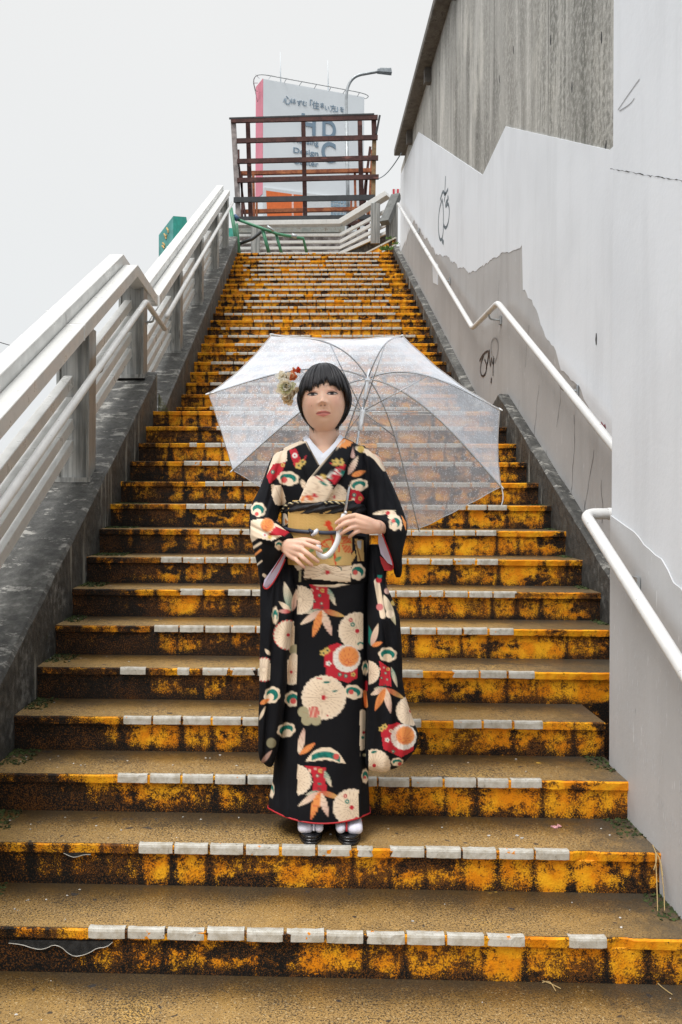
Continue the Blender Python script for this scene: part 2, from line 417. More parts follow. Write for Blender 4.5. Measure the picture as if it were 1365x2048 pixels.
def tile_mesh(w_, seed):
    r_ = random.Random(seed); mb = MB(); N = 9; P = []
    pr = [(-.001, -.027), (-.0026, -.0255), (-.0034, -.005), (-.0015, .0018), (.003, .0030), (.014+r_.uniform(-.003, .016)*(r_.random() < .5), .0030), (.020+.012*r_.random(), .000)]
    for j, (py, pz) in enumerate(pr):
        for i in range(N):
            t = i/(N-1); xx = w_*t; c = min(t, 1-t)*w_
            cut = max(0, .004-c)*1.0
            yy, zz = py, pz
            if j == 0: zz += r_.uniform(-.001, .0012)+cut
            if j == 5: yy += r_.uniform(-.003, .004)
            yy += r_.uniform(-.0003, .0003)+cut*.6
            if r_.random() < .02: yy += .002
            P.append((xx, yy, zz))
    F = [(j*N+i, j*N+i+1, (j+1)*N+i+1, (j+1)*N+i) for j in range(len(pr)-1) for i in range(N-1)]
    F += [tuple(j*N for j in range(len(pr))), tuple(j*N+N-1 for j in range(len(pr)))[::-1]]
    mb.add(P, F); return mb
tmesh = []
for s in range(14):
    mb = tile_mesh(1.0*PITCH-.009, s); me = bpy.data.meshes.new('nosing_tile'); me.from_pydata(mb.v, [], mb.f); me.materials.append(MTIL); me.update(); tmesh.append(me)
rest = MB(); cnt = 0
tile_list.sort(key=lambda t: t[0])
for (n, st, a, b, yn, zn) in tile_list:
    if cnt < 296:
        o = bpy.data.objects.new('nosing_tile', tmesh[lrng.randrange(14)]); COL.objects.link(o); o.parent = st
        o.matrix_parent_inverse = Matrix.Translation(parent_world(st)).inverted()
        o.location = (a, yn+lrng.uniform(-.0015, .0015), zn+lrng.uniform(-.001, .001)); o.scale.x = (b-a)/(PITCH-.009); o.scale.z = 1 if n < 15 else .95
        o.rotation_euler = (lrng.uniform(-.02, .02), lrng.uniform(-.008, .008), 0); cnt += 1
    else:
        t = tile_mesh(b-a, lrng.randrange(99)); t.v = [(x+a, y+yn, z*.95+zn) for x, y, z in t.v]; rest.add(t.v, t.f)
o = rest.build('nosing_tile', MTIL, stairs); o['kind'] = 'stuff'

def sheet(name, x0, x1, y0, y1, z, mat, parent=None, v01=(0, 1)):
    me = bpy.data.meshes.new(name); me.from_pydata([(x0,y0,z),(x1,y0,z),(x1,y1,z),(x0,y1,z),(x0,y0,z-.2),(x1,y0,z-.2),(x1,y1,z-.2),(x0,y1,z-.2)], [],
        [(0,1,2,3),(4,7,6,5),(0,4,5,1),(1,5,6,2),(2,6,7,3),(3,7,4,0)])
    uvl = me.uv_layers.new(name='UVMap')
    for l in me.loops:
        vi = l.vertex_index; uvl.data[l.index].uv = (me.vertices[vi].co.x, v01[0] if vi in (0, 1, 4, 5) else v01[1])
    return link_mesh(name, me, mat, parent)
o = sheet('lower_landing', XL-.02, XN+.02, .3, D0+.012, -RZ, MTRD, None, (-7.5, 1)); tag(o, None, None, None, 'structure')
o = sheet('lower_pavement', -6, 6, -4, .3, -RZ-.004, MTRD, None, (-9, -8)); tag(o, None, None, None, 'structure')
ys, ye = nose(14)[0]+.30, nose(15)[0]+.02
o = sheet('middle_landing', XL, XR, nose(14)[0]+.302, ye, nose(14)[1]-.002, MTRD); tag(o, None, None, None, 'structure')
yt, zt = nose(NN)
o = sheet('upper_landing', XL, 3.2, yt+.35, 17.0, zt-.002, MTRD); tag(o, None, None, None, 'structure')
mb = MB().box(-1.0, 2.0, 17.0, 34, zt-.7, zt-.21)
for yy in (18, 30): mb.box(-.6, 1.2, yy, yy+1, -.61, zt-.69)
tag(mb.build('elevated_walkway', plain('deck_concrete', (.25, .25, .24), .8)), None, None, None, 'structure')
g = G('asphalt'); n = g.noise(40., 5.); gm = g.fin(g.mix(n, (.03, .03, .032), (.075, .075, .075)), .8)
me = bpy.data.meshes.new('ground'); S = 1500
me.from_pydata([(-S, -S, -.61), (S, -S, -.61), (S, S, -.61), (-S, S, -.61)], [], [(0, 1, 2, 3)])
tag(link_mesh('ground', me, gm), None, None, None, 'structure')

# ---- parapets beside the stairs
def parapet(name, x0, x1, pts, zb, label, segs=60, mat=MPAR):
    """concrete strip whose top follows pts (y,z_inner,z_outer)"""
    mb = MB(); ys_ = np.array([p[0] for p in pts]); Y = np.linspace(ys_[0], ys_[-1], segs)
    Y = np.unique(np.concatenate([Y, ys_])); zi = np.interp(Y, ys_, [p[1] for p in pts]); zo = np.interp(Y, ys_, [p[2] for p in pts])
    nX = 9; vs = []; fs = []
    for i, y in enumerate(Y):
        row = [(x0, y, zb)]
        for t in (0.35, .7): row.append((x0+mnoise.noise(Vector((y*5, t*9, 2)))*.004, y, zb+(zi[i]-zb)*t))
        for k in range(nX):
            t = k/(nX-1); x = x0+(x1-x0)*t
            z = zi[i]*(1-t)+zo[i]*t+mnoise.noise(Vector((x*6, y*4, 3)))*.006+mnoise.noise(Vector((x*25, y*20, 3)))*.002
            if k == 0: z -= .012+abs(mnoise.noise(Vector((y*16, 4, 3))))*.012
            if k == 1: x = x0+(.014+abs(mnoise.noise(Vector((y*13, 1, 3))))*.012)*(1 if x1 > x0 else -1)
            row.append((x, y, z))
        row.append((x1, y, zb)); vs += row
    m_ = len(row)
    for i in range(len(Y)-1):
        for j in range(m_-1): fs.append((i*m_+j, i*m_+j+1, (i+1)*m_+j+1, (i+1)*m_+j))
    fs.append(tuple(range(m_))); fs.append(tuple((len(Y)-1)*m_+j for j in range(m_))[::-1])
    mb.add(vs, fs); o = mb.build(name, mat); tag(o, label, 'parapet wall'); return o
PK = .25
parapet('parapet', XL, -1.72, [(.2, kl(.2)+PK, kl(.2)+PK), (6.87, kl(6.87)+PK-.02, kl(6.87)+PK-.02)], -.61,
        'wide dark weathered concrete parapet left of the lower steps, with a tall railing on it', 160)
parapet('parapet', XL, -1.72, [(6.885, 1.865, 1.865), (7.0, ku(7.0)+.24, ku(7.0)+.24), (14.9, ku(14.9)+.24, ku(14.9)+.24)], -.61,
        'dark concrete parapet left of the upper steps, beyond the middle landing', 120)
parapet('stair_kerb', XR, XW+.01, [(3.40, kl(3.40)+.152, kl(3.40)+.125), (6.70, kl(6.70)+.13, kl(6.7)+.12), (6.90, kl(6.9)-.02, kl(6.9)-.04)], -.61,
        'narrow dark mossy kerb at the foot of the long wall beside the lower steps', 90)
parapet('stair_kerb', XR, XW+.01, [(7.35, ku(7.35)+.02, ku(7.35)+.02), (7.5, ku(7.5)+.09, ku(7.5)+.10), (14.7, ku(14.7)+.10, ku(14.7)+.11)], -.61,
        'long grey chipped kerb at the foot of the wall beside the upper steps', 120)

# ---- long wall on the right (raw concrete, painted sheets on its face)
wall = empty('retaining_wall', (XW, 9, 0), 'tall concrete wall along the right of the stairs, painted white and grey with raw concrete above', 'wall')
YE = 14.35
mb = MB(); Y = np.linspace(3.2, YE, 60); Z = np.linspace(-.6, 6.35, 3)
mb.box(XW, XW+.45, 3.2, YE, -.6, 6.4); mb.build('wall_body', MRAW, wall)
mb = MB().box(1.335, XW+.6, 2.0, YE-.55, 6.40, 6.50); mb.build('coping', plain('coping_concrete', (.20, .185, .165), .85, var=.5, grime=(.07, .065, .06)), wall, bevel=.01)
for yy in np.arange(5.2, YE-1, 1.9):
    MB().box(1.42, XW-.002, yy, yy+.10, 6.22, 6.398).build('bracket', plain('bracket_grey', (.13, .12, .11), .8), wall)
def paint_sheet(name, poly, X, mat, parent, th=.004, jag=.02, hard=(), seed=0):
    """flat coat of paint on the plane x = X; poly of (y,z), edges ragged except those listed as hard"""
    P = []; n = len(poly)
    for i in range(n):
        a = np.array(poly[i]); b = np.array(poly[(i+1) % n]); L_ = np.linalg.norm(b-a); k = max(1, int(L_/.05)) if i not in hard else 1
        nrm = np.array([-(b-a)[1], (b-a)[0]])/max(L_, 1e-6)
        for j in range(k):
            t = j/k; q = a+(b-a)*t
            if j: q = q+nrm*jag*(mnoise.noise(Vector((q[0]*3.1+seed, q[1]*3.1, seed)))*1.6+mnoise.noise(Vector((q[0]*14, q[1]*14, seed)))*.6)
            P.append(q)
    mb = MB(); m_ = len(P); vs = [(X-th, p[0], p[1]) for p in P]+[(X+.001, p[0], p[1]) for p in P]
    mb.add(vs, [tuple(range(m_)), ]+[(i, (i+1) % m_, m_+(i+1) % m_, m_+i) for i in range(m_)])
    me = bpy.data.meshes.new(name); me.from_pydata(mb.v, [], mb.f); bm = bmesh.new(); bm.from_mesh(me)
    bmesh.ops.triangulate(bm, faces=[f for f in bm.faces if len(f.verts) > 4]); bmesh.ops.recalc_face_normals(bm, faces=list(bm.faces)); bm.to_mesh(me); bm.free()
    return link_mesh(name, me, mat, parent)
def YZ(px, py, X):
    p = PX(px, py, X); return (float(p[1]), float(p[2]))
YE2 = YE-.01
def W(px, py): return YZ(px, py, XW)
grey = [W(1290, 1300), W(1290, 800), W(1222, 700), W(1048, 430), W(900, 400), (YE2, 6.0), (YE2, 3.9)]
paint_sheet('grey_paint', grey, XW, MGRY, wall, .003, .0, hard=range(9))
white = [W(1300, 318), W(1222, 300), W(1013, 253), W(967, 350), W(838, 264), (YE2, 6.30), (YE2, W(813, 478)[1]), W(829, 440), W(848, 470), W(875, 507), W(905, 522), W(943, 546), W(990, 515), W(1046, 490), W(1048, 580), W(1066, 600), W(1105, 690), W(1135, 748), W(1180, 815), W(1222, 880), W(1300, 1000)]
paint_sheet('white_paint', white, XW, MWHT, wall, .006, .035, hard=(1, 2, 3, 4, 5, 6, 13, 20), seed=3)
paint_sheet('white_paint', [W(866, 520), W(877, 530), W(877, 570), W(868, 565)], XW, MWHT, wall, .0085, .0, hard=range(4))
paint_sheet('white_paint', [W(812, 440), W(824, 430), W(813, 490)], XW, MWHT, wall, .0085, .0, hard=range(4))
# grey shed edge where the far end of the wall turns
MB().box(XW-.012, XW+.46, YE+.003, YE+.08, -.6, 5.2).build('end_trim', MLGR, wall)
# cracks in the grey paint and pour joints in the raw concrete
def ribbon(pts, X, w_, th=.0012):
    """thin strip on the plane x = X through (y,z) points"""
    mb = MB(); P = [np.array(p) for p in pts]; vs = []
    for i, p in enumerate(P):
        t = P[min(i+1, len(P)-1)]-P[max(i-1, 0)]; t = t/max(1e-6, np.linalg.norm(t)); nn = np.array([-t[1], t[0]])
        ww = w_[i] if isinstance(w_, (list, np.ndarray)) else w_
        for sg in (1, -1): q = p+nn*ww/2*sg; vs.append((X-th, q[0], q[1]))
    n = len(P); fs = [(2*i, 2*i+1, 2*i+3, 2*i+2) for i in range(n-1)]
    mb.add(vs, fs); return mb
cr_ = MB(); crng = random.Random(5)
for (px, py, ln) in [(1080,770,230),(1095,900,200),(1150,830,260),(1130,960,150),(1040,800,160),(1190,900,210),(1170,1000,120),(1060,650,120),(1120,740,150),(1000,560,120),(1205,960,90)]:
    y, z = W(px, py); pts = [(y, z)]; a = crng.uniform(-1.9, -1.2)
    for i in range(int(ln/12)):
        a += crng.uniform(-.7, .7); a = max(-2.4, min(-.7, a)); st_ = .035
        y += math.cos(a)*st_*.5; z += math.sin(a)*st_; pts.append((y, z))
    r_ = ribbon(pts, XW-.0035, [crng.uniform(.002, .005) for _ in pts]); cr_.add(r_.v, r_.f)
o = cr_.build('crack', MDRK, wall, recalc=False); o['kind'] = 'stuff'
# sprayed tags
MSPR = plain('dark_spray_paint', (.09, .13, .16), .5, bump=0); MSPB = plain('black_spray_paint', (.03, .025, .03), .5, bump=0); MSPG = plain('faint_spray_paint', (.28, .27, .27), .6, bump=0)
def tagmark(strokes, X, w_, name, mat, parent, th=.0075):
    mb = MB()
    for s_ in strokes:
        P = chaikin([YZ(px, py, X) for px, py in s_], 3); r_ = ribbon(P, X, w_, th); mb.add(r_.v, r_.f)
    return mb.build(name, mat, parent, recalc=False)
tagmark([[(893,352),(892,372),(891,392),(898,378)], [(882,400),(888,380),(891,390),(893,386),(890,404)],
         [(886,398),(880,420),(878,450),(880,475),(884,482),(888,470),(889,440),(888,410),(886,400)],
         [(897,392),(899,398),(893,405),(893,415),(898,405),(901,420),(899,445),(893,458),(889,450)]], XW, .035, 'spray_tag', MSPR, wall)
tagmark([[(886,481),(889,486)]], XW, .05, 'spray_tag', MSPR, wall)
tagmark([[(961,722),(968,708),(980,700),(978,712),(977,728)], [(969,712),(964,725),(962,742),(966,754),(973,748),(976,732),(971,718)],
         [(974,738),(979,715),(981,695),(981,720),(983,736),(985,712),(986,725),(989,728),(989,712)], [(990,716),(988,735),(988,752)]], XW, .018, 'spray_tag', MSPB, wall)
tagmark([[(985,755),(984,766)]], XW, .03, 'spray_tag', MSPB, wall)
tagmark([[(986,712),(983,690),(988,676),(995,676),(999,690),(996,712),(991,726)]], XW, .012, 'spray_tag', MSPG, wall)
tagmark([[(1143,780),(1155,795),(1170,815),(1180,830)]], XW, .035, 'spray_tag', plain('pink_spray_paint', (.62, .25, .27), .6, bump=0), wall, .0076)
tagmark([[(1205,848),(1214,862),(1212,850)]], XW, .03, 'spray_tag', plain('dull_red_spray', (.30, .08, .10), .6, bump=0), wall, .0077)
# tie holes
hb = MB(); 
for (px, py) in [(1102,80),(1204,75),(1145,175),(1000,158),(1028,100),(975,232),(955,272),(1213,292),(1196,678),(880,148)]:
    y, z = W(px, py); r_ = ribbon([(y, z-.03), (y+.004, z), (y, z+.03)], XW, [.012, .022, .010], .008 if py > 300 else .0015); hb.add(r_.v, r_.f)
o = hb.build('tie_hole', MDRK, wall, recalc=False); o['kind'] = 'stuff'

# ---- near wall
nw = empty('near_wall', (XN, 2, 0), 'nearer white painted wall at the right edge, light grey along its foot', 'wall')
YN_ = 3.41
MB().box(XN, XN+.9, -1.0, YN_, -.61, 5.2).build('wall_body', MWHT, nw, bevel=.006)
def Wn(px, py): return YZ(px, py, XN)
yy0 = 1.2
gp = [(yy0, -.6), (YN_-.002, -.6), (YN_-.002, Wn(1216, 1030)[1]), Wn(1250, 1050), Wn(1290, 1090), Wn(1325, 1118), Wn(1365, 1178), (yy0, Wn(1365, 1178)[1]-.55)]
paint_sheet('grey_paint', gp, XN, MLGR, nw, .004, .02, hard=(0, 1, 2, 7), seed=9)
P = [Wn(1222+i*4, 338+i*.67+random.uniform(-1.3, 1.3)) for i in range(48)]
o = ribbon(P, XN, [random.choice((.0006, .001, .0018, .0035)) for _ in P], .0015).build('joint_crack', MDRK, nw, recalc=False)
tagmark([[(1237,220),(1250,200),(1280,158)], [(1240,222),(1262,208),(1270,196)]], XN, .004, 'scratch', plain('scratch_grey', (.35, .36, .38), .7, bump=0), nw, .0015)
# splashes and drips of white on the grey foot
db = MB()
for i in range(260):
    y = random.uniform(2.2, 3.35); z = kl(y)+random.uniform(.1, .75)*random.random()+.12; h_ = random.uniform(.004, .03)
    r_ = ribbon([(y, z), (y+.0005, z-h_/2), (y, z-h_)], XN, [.001, .0022, .001], .0055); db.add(r_.v, r_.f)
o = db.build('paint_drip', MWHT, nw, recalc=False); o['kind'] = 'stuff'

# ---- wall handrails
def bracket(mb, x, y, z, xw):
    mb.tube(bend([(x, y, z-.012), (x+.01, y, z-.055), (xw, y, z-.06)], .02, 3), .007, 8)
    mb.box(xw-.012, xw-.001, y-.025, y+.025, z-.095, z-.03)
XH = 1.40
hr = empty('wall_handrail', (XH, 7, 2.6), 'white tube handrail climbing the long wall, stepped level at the middle landing', 'handrail')
A = [(XH, 3.2, kl(3.2)+.79), (XH, 6.62, 2.665), (XH, 7.60, 2.655), (XH, 13.8, 5.67)]
MB().tube(bend(A, .07, 5), .021, 14).build('rail_tube', MTUBE, hr, smooth=True)
for yb_ in (5.0, 6.95, 9.4, 12.0):
    zz = np.interp(yb_, [a[1] for a in A], [a[2] for a in A]); mb = MB(); bracket(mb, XH, yb_, zz, XW-.006); mb.build('bracket', MSTEEL, hr, smooth=False)
hn = empty('wall_handrail', (1.07, 3, .9), 'near white tube handrail with an elbow turned back behind the near wall', 'handrail')
A = [(1.47, 3.50, 1.205), (1.075, 3.50, 1.205), (1.075, 1.0, 1.205-.462*2.5)]
MB().tube(bend(A, .05, 6), .0215, 16).build('rail_tube', MTUBE, hn, smooth=True)
MB().tube([(1.165, 3.50, 1.205), (1.19, 3.50, 1.205)], .0235, 16).build('joint_sleeve', MTUBE, hn, smooth=True)
for yb_ in (3.12, 1.9):
    zz = 1.205-.462*(3.50-yb_); mb = MB(); bracket(mb, 1.075, yb_, zz, XN-.006); mb.build('bracket', MSTEEL, hn)

# ---- left railing
def railing(name, label, path, posts, zfun, barsk, capend):
    """path: cap polyline (y, z_top_inner); cap of two stepped channels, four bars, posts and a round handrail"""
    o = empty(name, (-1.3, path[0][0], path[0][1]-1), label, 'railing')
    cuts = capend
    for a, b in cuts:
        ys_ = [a]+[p[0] for p in path if a < p[0] < b]+[b]
        zs_ = np.interp(ys_, [p[0] for p in path], [p[1] for p in path])
        for (xa, xb, dz, h) in ((-1.30, -1.20, 0, .085), (-1.405, -1.303, .075, .11)):
            mb = MB(); vs = []
            for y, z in zip(ys_, zs_): vs += [(xa, y, z+dz-h), (xb, y, z+dz-h), (xb, y, z+dz), (xa, y, z+dz)]
            n = len(ys_); fs = [(0, 1, 2, 3), tuple((n-1)*4+k for k in (3, 2, 1, 0))]
            for i in range(n-1):
                for k in range(4): fs.append((i*4+k, i*4+(k+1) % 4, (i+1)*4+(k+1) % 4, (i+1)*4+k))
            mb.add(vs, fs).build('cap_rail', MRAIL, o, bevel=.003)
    for (y0, y1) in zip([path[0][0]]+[p+.03 for p in posts], [p-.06 for p in posts]+[None]):
        if y1 is None: break
        for k in barsk:
            mb = MB(); mb.beam((-1.325, y0, zfun(y0)+k), (-1.325, y1, zfun(y1)+k), .055, .062); mb.build('bar', MRAIL, o, bevel=.003)
    for p in posts:
        zc = np.interp(p, [q[0] for q in path], [q[1] for q in path])-.075
        zb_ = zfun(p)+PK-.03 if p != 6.74 else kl(6.74)+.235
        mb = MB(); mb.box(-1.405, -1.385, p-.03, p+.11, zb_, zc); mb.box(-1.228, -1.212, p-.055, p+.11, zb_, zc); mb.box(-1.386, -1.227, p-.012, p+.004, zb_, zc)
        mb.build('post', MPOST, o, bevel=.002)
        mb = MB().box(-1.42, -1.20, p-.07, p+.13, zb_-.015, zb_+.012); mb.build('base_plate', MPOST, o)
    return o
LT = 1.162
path = [(2.2, kl(2.2)+LT), (6.39, 2.895), (7.33, 2.86), (7.34, 2.86)]
r1 = railing('stair_railing', 'pale metal railing with posts and four bars on the lower left parapet', path, [3.25, 5.06, 6.74], kl, (.44, .56, .68, .80), [(2.2, 4.845), (4.853, 7.24)])
MB().tube(bend([(-1.15, 1.6, kl(1.6)+.88), (-1.15, 6.43, 2.64), (-1.15, 7.30, 2.60)], .05, 5), .021, 14).build('handrail_tube', MTUBE, r1, smooth=True)
for yb_ in (5.08, 6.80):
    z = np.interp(yb_, [1.6, 6.43, 7.3], [kl(1.6)+.88, 2.64, 2.60]); mb = MB()
    mb.tube(bend([(-1.152, yb_, z-.02), (-1.16, yb_, z-.06), (-1.214, yb_, z-.06)], .02, 3), .008, 8); mb.build('bracket', MSTEEL, r1)
UT = 1.118
path = [(7.33, ku(7.33)+UT), (14.05, ku(14.05)+UT)]
r2_ = railing('stair_railing', 'pale metal railing on the upper left parapet rising to the top of the steps', path, [8.72, 10.52, 12.35, 13.95], ku, (.40, .52, .64, .76), [(7.33, 9.05), (9.06, 14.05)])
MB().tube([(-1.15, 7.40, ku(7.40)+.93), (-1.15, 14.0, ku(14.0)+.93)], .021, 12).build('handrail_tube', MTUBE, r2_, smooth=True)
# ------------------------------------------------------------------ top of the stairs
# winder steps turning right, with orange risers
wd = empty('winder_steps', (1.2, yt, zt)); tag(wd, 'orange painted winder steps turning right at the top of the flight', None, None, 'structure')
for i, (xa, ya, yb2) in enumerate([(.62, yt+.30, yt+.55), (.80, yt+.34, yt+.95)]):
    zb_ = zt-.2; z1 = zt+RU*(i+1)*.9
    P = [(XW-.02, ya-.02+.05*i), (xa+.1*i, ya+.32+.2*i), (xa+.3, 17.0), (XW-.02, 17.0)]
    z1 = zt+RU*(i+1); q0 = [(792, 489), (792, 475)][i]; q1 = [(766, 503), (730, 507)][i]
    P = []
    for q in (q0, q1):
        Yq = 15.
        for _ in range(20): Yq *= (z1-EYE)/(PT(q[0], q[1], Yq)[2]-EYE)
        P.append((float(PT(q[0], q[1], Yq)[0]), Yq))
    P += [(P[1][0], 16.9), (P[0][0], 16.9)]
    mb = MB(); n_ = 4; vs = [(x, y, zb_) for x, y in P]+[(x, y, z1) for x, y in P]
    mb.add(vs, [(0, 1, 2, 3), (7, 6, 5, 4), (0, 4, 5, 1), (1, 5, 6, 2), (2, 6, 7, 3), (3, 7, 4, 0)])
    o = mb.build('step', MRIS, wd)
    uv = o.data.uv_layers.new(name='UVMap')
    for l in o.data.loops: v = o.data.vertices[l.vertex_index].co; uv.data[l.index].uv = (v.x/PITCH, max(0, min(.95, (v.z-zt-RU*i)/RU)))
    mb = MB().beam((P[0][0], P[0][1]-.004, z1-.008), (P[1][0], P[1][1]-.004, z1-.008), .03, .028); mb.build('nosing_edge', MTIL, wd)
# dark slab behind the rail of the turned flight
mb = MB(); a = PT(655, 512, 16.6); b = PT(775, 478, 16.6)
mb.add([(a[0], 16.55, a[2]-.8), (b[0], 16.2, b[2]-.8), (b[0], 16.2, b[2]), (a[0], 16.55, a[2]), (a[0], 16.75, a[2]-.8), (b[0], 16.4, b[2]-.8), (b[0], 16.4, b[2]), (a[0], 16.75, a[2])],
       [(0,1,2,3),(5,4,7,6),(3,2,6,7),(1,5,6,2),(0,4,5,1),(4,0,3,7)])
tag(mb.build('stair_kerb', MPAR), 'low dark slab under the railing that climbs right at the stair top', 'parapet wall')
# railing across the back of the landing
rb = empty('landing_railing', (-.3, 16.5, zt), 'level pale railing across the back of the top landing, turning up to the right', 'railing')
def railbar(p0, p1, h, w_, name, mat, par): MB().beam(p0, p1, w_, h, (0, 0, 1)).build(name, mat, par, bevel=.004)
pa, pb, pc = PT(472, 449, 16.5), PT(683, 446, 16.5), PT(776, 389, 16.1)
railbar(pa, pb, .085, .20, 'cap_rail', MRAIL, rb); railbar(pb, pc, .095, .20, 'cap_rail', MRAIL, rb)
for (ya, yb_, yc) in ((471, 470, 424), (485, 484, 437), (497, 496, 452), (508, 507, 468)):
    p0, p1 = PT(474, ya, 16.5), PT(681, yb_, 16.5); railbar(p0, p1, .05, .05, 'bar', MRAIL, rb)
    p2 = PT(774, yc-3, 16.1); railbar(p1, p2, .06, .05, 'bar', MRAIL, rb)
for (x0, x1, y0, y1, Y) in ((503, 520, 452, 510, 16.44), (742, 760, 408, 488, 16.1)):
    a, b = PT(x0, y0, Y), PT(x1, y1, Y); MB().box(a[0], b[0], Y-.05, Y+.02, b[2], a[2]).build('post', MPOST, rb)
# grey end panel between landing rail and wall, red-and-white tape on its cap
ep = empty('end_post', (1.45, 15.3, zt), 'narrow grey railing end with a dark slanted cap beside the wall top', 'railing')
a, b = PT(779, 408, 15.4), PT(796, 474, 15.4)
MB().box(a[0], b[0], 15.4, 15.5, b[2]-.1, a[2]).build('post', MPOST, ep)
p0, p1 = PT(770, 446, 15.2), PT(793, 392, 15.6)
MB().beam(p0, p1, .16, .10).build('cap_rail', plain('cap_dark_grey', (.12, .125, .12), .6), ep)
a, b = PT(772, 440, 15.45), PT(786, 476, 15.45); MB().box(a[0], b[0], 15.45, 15.47, b[2]-.1, a[2]).build('panel', plain('panel_grey_brown', (.10, .095, .09), .7), ep)
a, b = PT(785, 378, 15.7), PT(804, 392, 15.7)
tp = MB().box(a[0], b[0], 15.7, 15.76, b[2], a[2]); 
g = G('red_white_tape'); st = g.ss(g.math('FRACT', g.mul(g.xyz()[0], 14.)), .45, .5); gm2 = g.fin(g.mix(st, (.62, .03, .06), (.75, .75, .75)), .5)
tag(tp.build('barrier_tape', gm2), 'small red and white striped tape piece above the end of the railing', 'tape')
# green pipe barricade
gb = empty('pipe_barricade', (-.9, 15.1, zt), 'green steel pipe barricade leaning at the top left of the stairs', 'barricade')
def gpipe(pts, Y, r=.026, mat=None, name='pipe'): MB().tube([PT(px, py, Y+dy) for px, py, dy in pts], r, 8).build(name, mat or MGRN, gb, smooth=True)
gpipe([(462, 416, 0), (477, 506, 0)], 15.0, .032); gpipe([(470, 437, 0), (555, 468, .1), (607, 477, .2), (614, 506, .3)], 15.1)
gpipe([(525, 456, .1), (539, 508, .1)], 15.1, .03); gpipe([(552, 466, .15), (564, 508, .15)], 15.1)
gpipe([(474, 447, 0), (480, 506, 0)], 15.2, .02); gpipe([(535, 452, 0), (548, 462, 0)], 15.1, .02, MSTEEL, 'clamp'); gpipe([(584, 470, 0), (594, 474, 0)], 15.1, .035, MSTEEL, 'clamp')
gpipe([(468, 432, 0), (476, 439, 0)], 15.08, .045, plain('blue_clamp', (.05, .12, .25), .5), 'clamp')
gpipe([(478, 488, 0), (505, 478, 0), (530, 458, 0)], 15.3, .03, MBLK, 'strap')
a, b = PT(456, 456, 15.6), PT(475, 476, 15.6)
tag(MB().box(a[0], b[0], 15.6, 15.7, b[2], a[2]).build('plastic_box', plain('teal_plastic', (.06, .42, .34), .5)), 'small teal plastic box behind the green pipe at the top left', 'box')

# ------------------------------------------------------------------ rusty billboard frame
fr = empty('billboard_frame', (0, 20, zt), 'empty rusty steel billboard frame of crossed beams behind the top landing', 'billboard frame')
def fbeam(x0, y0, x1, y1, th, Y0, Y1, mat, name='beam', dep=.12):
    a, b = PT(x0, y0, Y0), PT(x1, y1, Y1); h = th*Y0/FPX
    vert = abs(x1-x0) < abs(y1-y0)
    if vert: MB().beam(a, b, h, dep, (0, 1, 0)).build(name, mat, fr)
    else: MB().beam(a, b, dep, h, (0, 0, 1)).build(name, mat, fr)
YL, YR = 20.15, 19.85
MPL = plain('weathered_pale_post', (.33, .29, .28), .7, var=.4)
MYW = plain('yellowed_steel', (.36, .24, .11), .7, var=.5, grime=(.16, .06, .03))
fbeam(467, 238, 478, 440, 10, YL, YL, MPL, 'post'); 
for (x0, x1, yb_) in ((496, 502, 440), (607, 611, 440), (720, 724, 440)): fbeam(x0, 240, x1, yb_, 8.5, 20.2, 20.2, MRST, 'upright')
fbeam(748, 236, 749, 275, 9, YR, YR, MRST, 'post'); fbeam(749, 278, 747, 398, 8, YR, YR, MYW, 'post')
for (yl, yr, th, mm, xl, xr_) in ((241.5, 235, 9, MRST, 463, 756), (282, 275, 9, MRST, 474, 756), (323, 316, 9, MRST, 475, 757), (361, 354, 9, MRST, 475, 758), (400, 395, 10, MBLK, 468, 750), (438, 434, 8, MBLK, 472, 744)):
    fbeam(xl, yl, xr_, yr, th, YL-.09, YR-.09, mm, 'beam', .06)
fbeam(459, 237, 749, 228.5, 3, YL-.1, YR-.1, MBLK, 'top_rail', .04)
fbeam(760, 231, 753, 268, 4, YR-.1, YR-.1, MBLK, 'stay', .05)
for (x0, y0, x1, y1, th, mm) in ((480, 347, 742, 341, 7, MRSO), (472, 424, 722, 418, 7, MRSO), (478, 449, 740, 446, 8, MRST)): fbeam(x0, y0, x1, y1, th, 21.4, 21.2, mm, 'back_beam', .1)
for (x0, y0, x1, y1, th, mm) in ((477, 300, 478, 440, 5, MRST), (484, 352, 485, 440, 4, MRST), (507, 350, 509, 440, 5, MRSO), (514, 400, 514, 440, 4, MRSO), (710, 340, 712, 440, 4.5, MRSO), (703, 402, 702, 440, 4, MRSO),
        (741, 294, 722, 440, 5, MRST), (745, 300, 738, 440, 5, MRSO), (735, 348, 728, 440, 4, MRST), (478, 330, 492, 440, 4, MRST), (726, 400, 740, 440, 4, MRSO), (486, 440, 486, 500, 6, MRST), (500, 440, 500, 500, 5, MRSO), (700, 440, 700, 500, 6, MRST), (718, 440, 716, 500, 6, MRSO), (733, 430, 733, 500, 7, MRST)):
    fbeam(x0, y0, x1, y1, th, 21.3, 21.3, mm, 'brace', .07)
a = PT(565, 359, 19.98); MB().box(a[0]-.035, a[0]+.035, a[1]-.01, a[1], a[2]-.025, a[2]+.025).build('label_plate', plain('label_white', (.6, .62, .6), .6), fr)
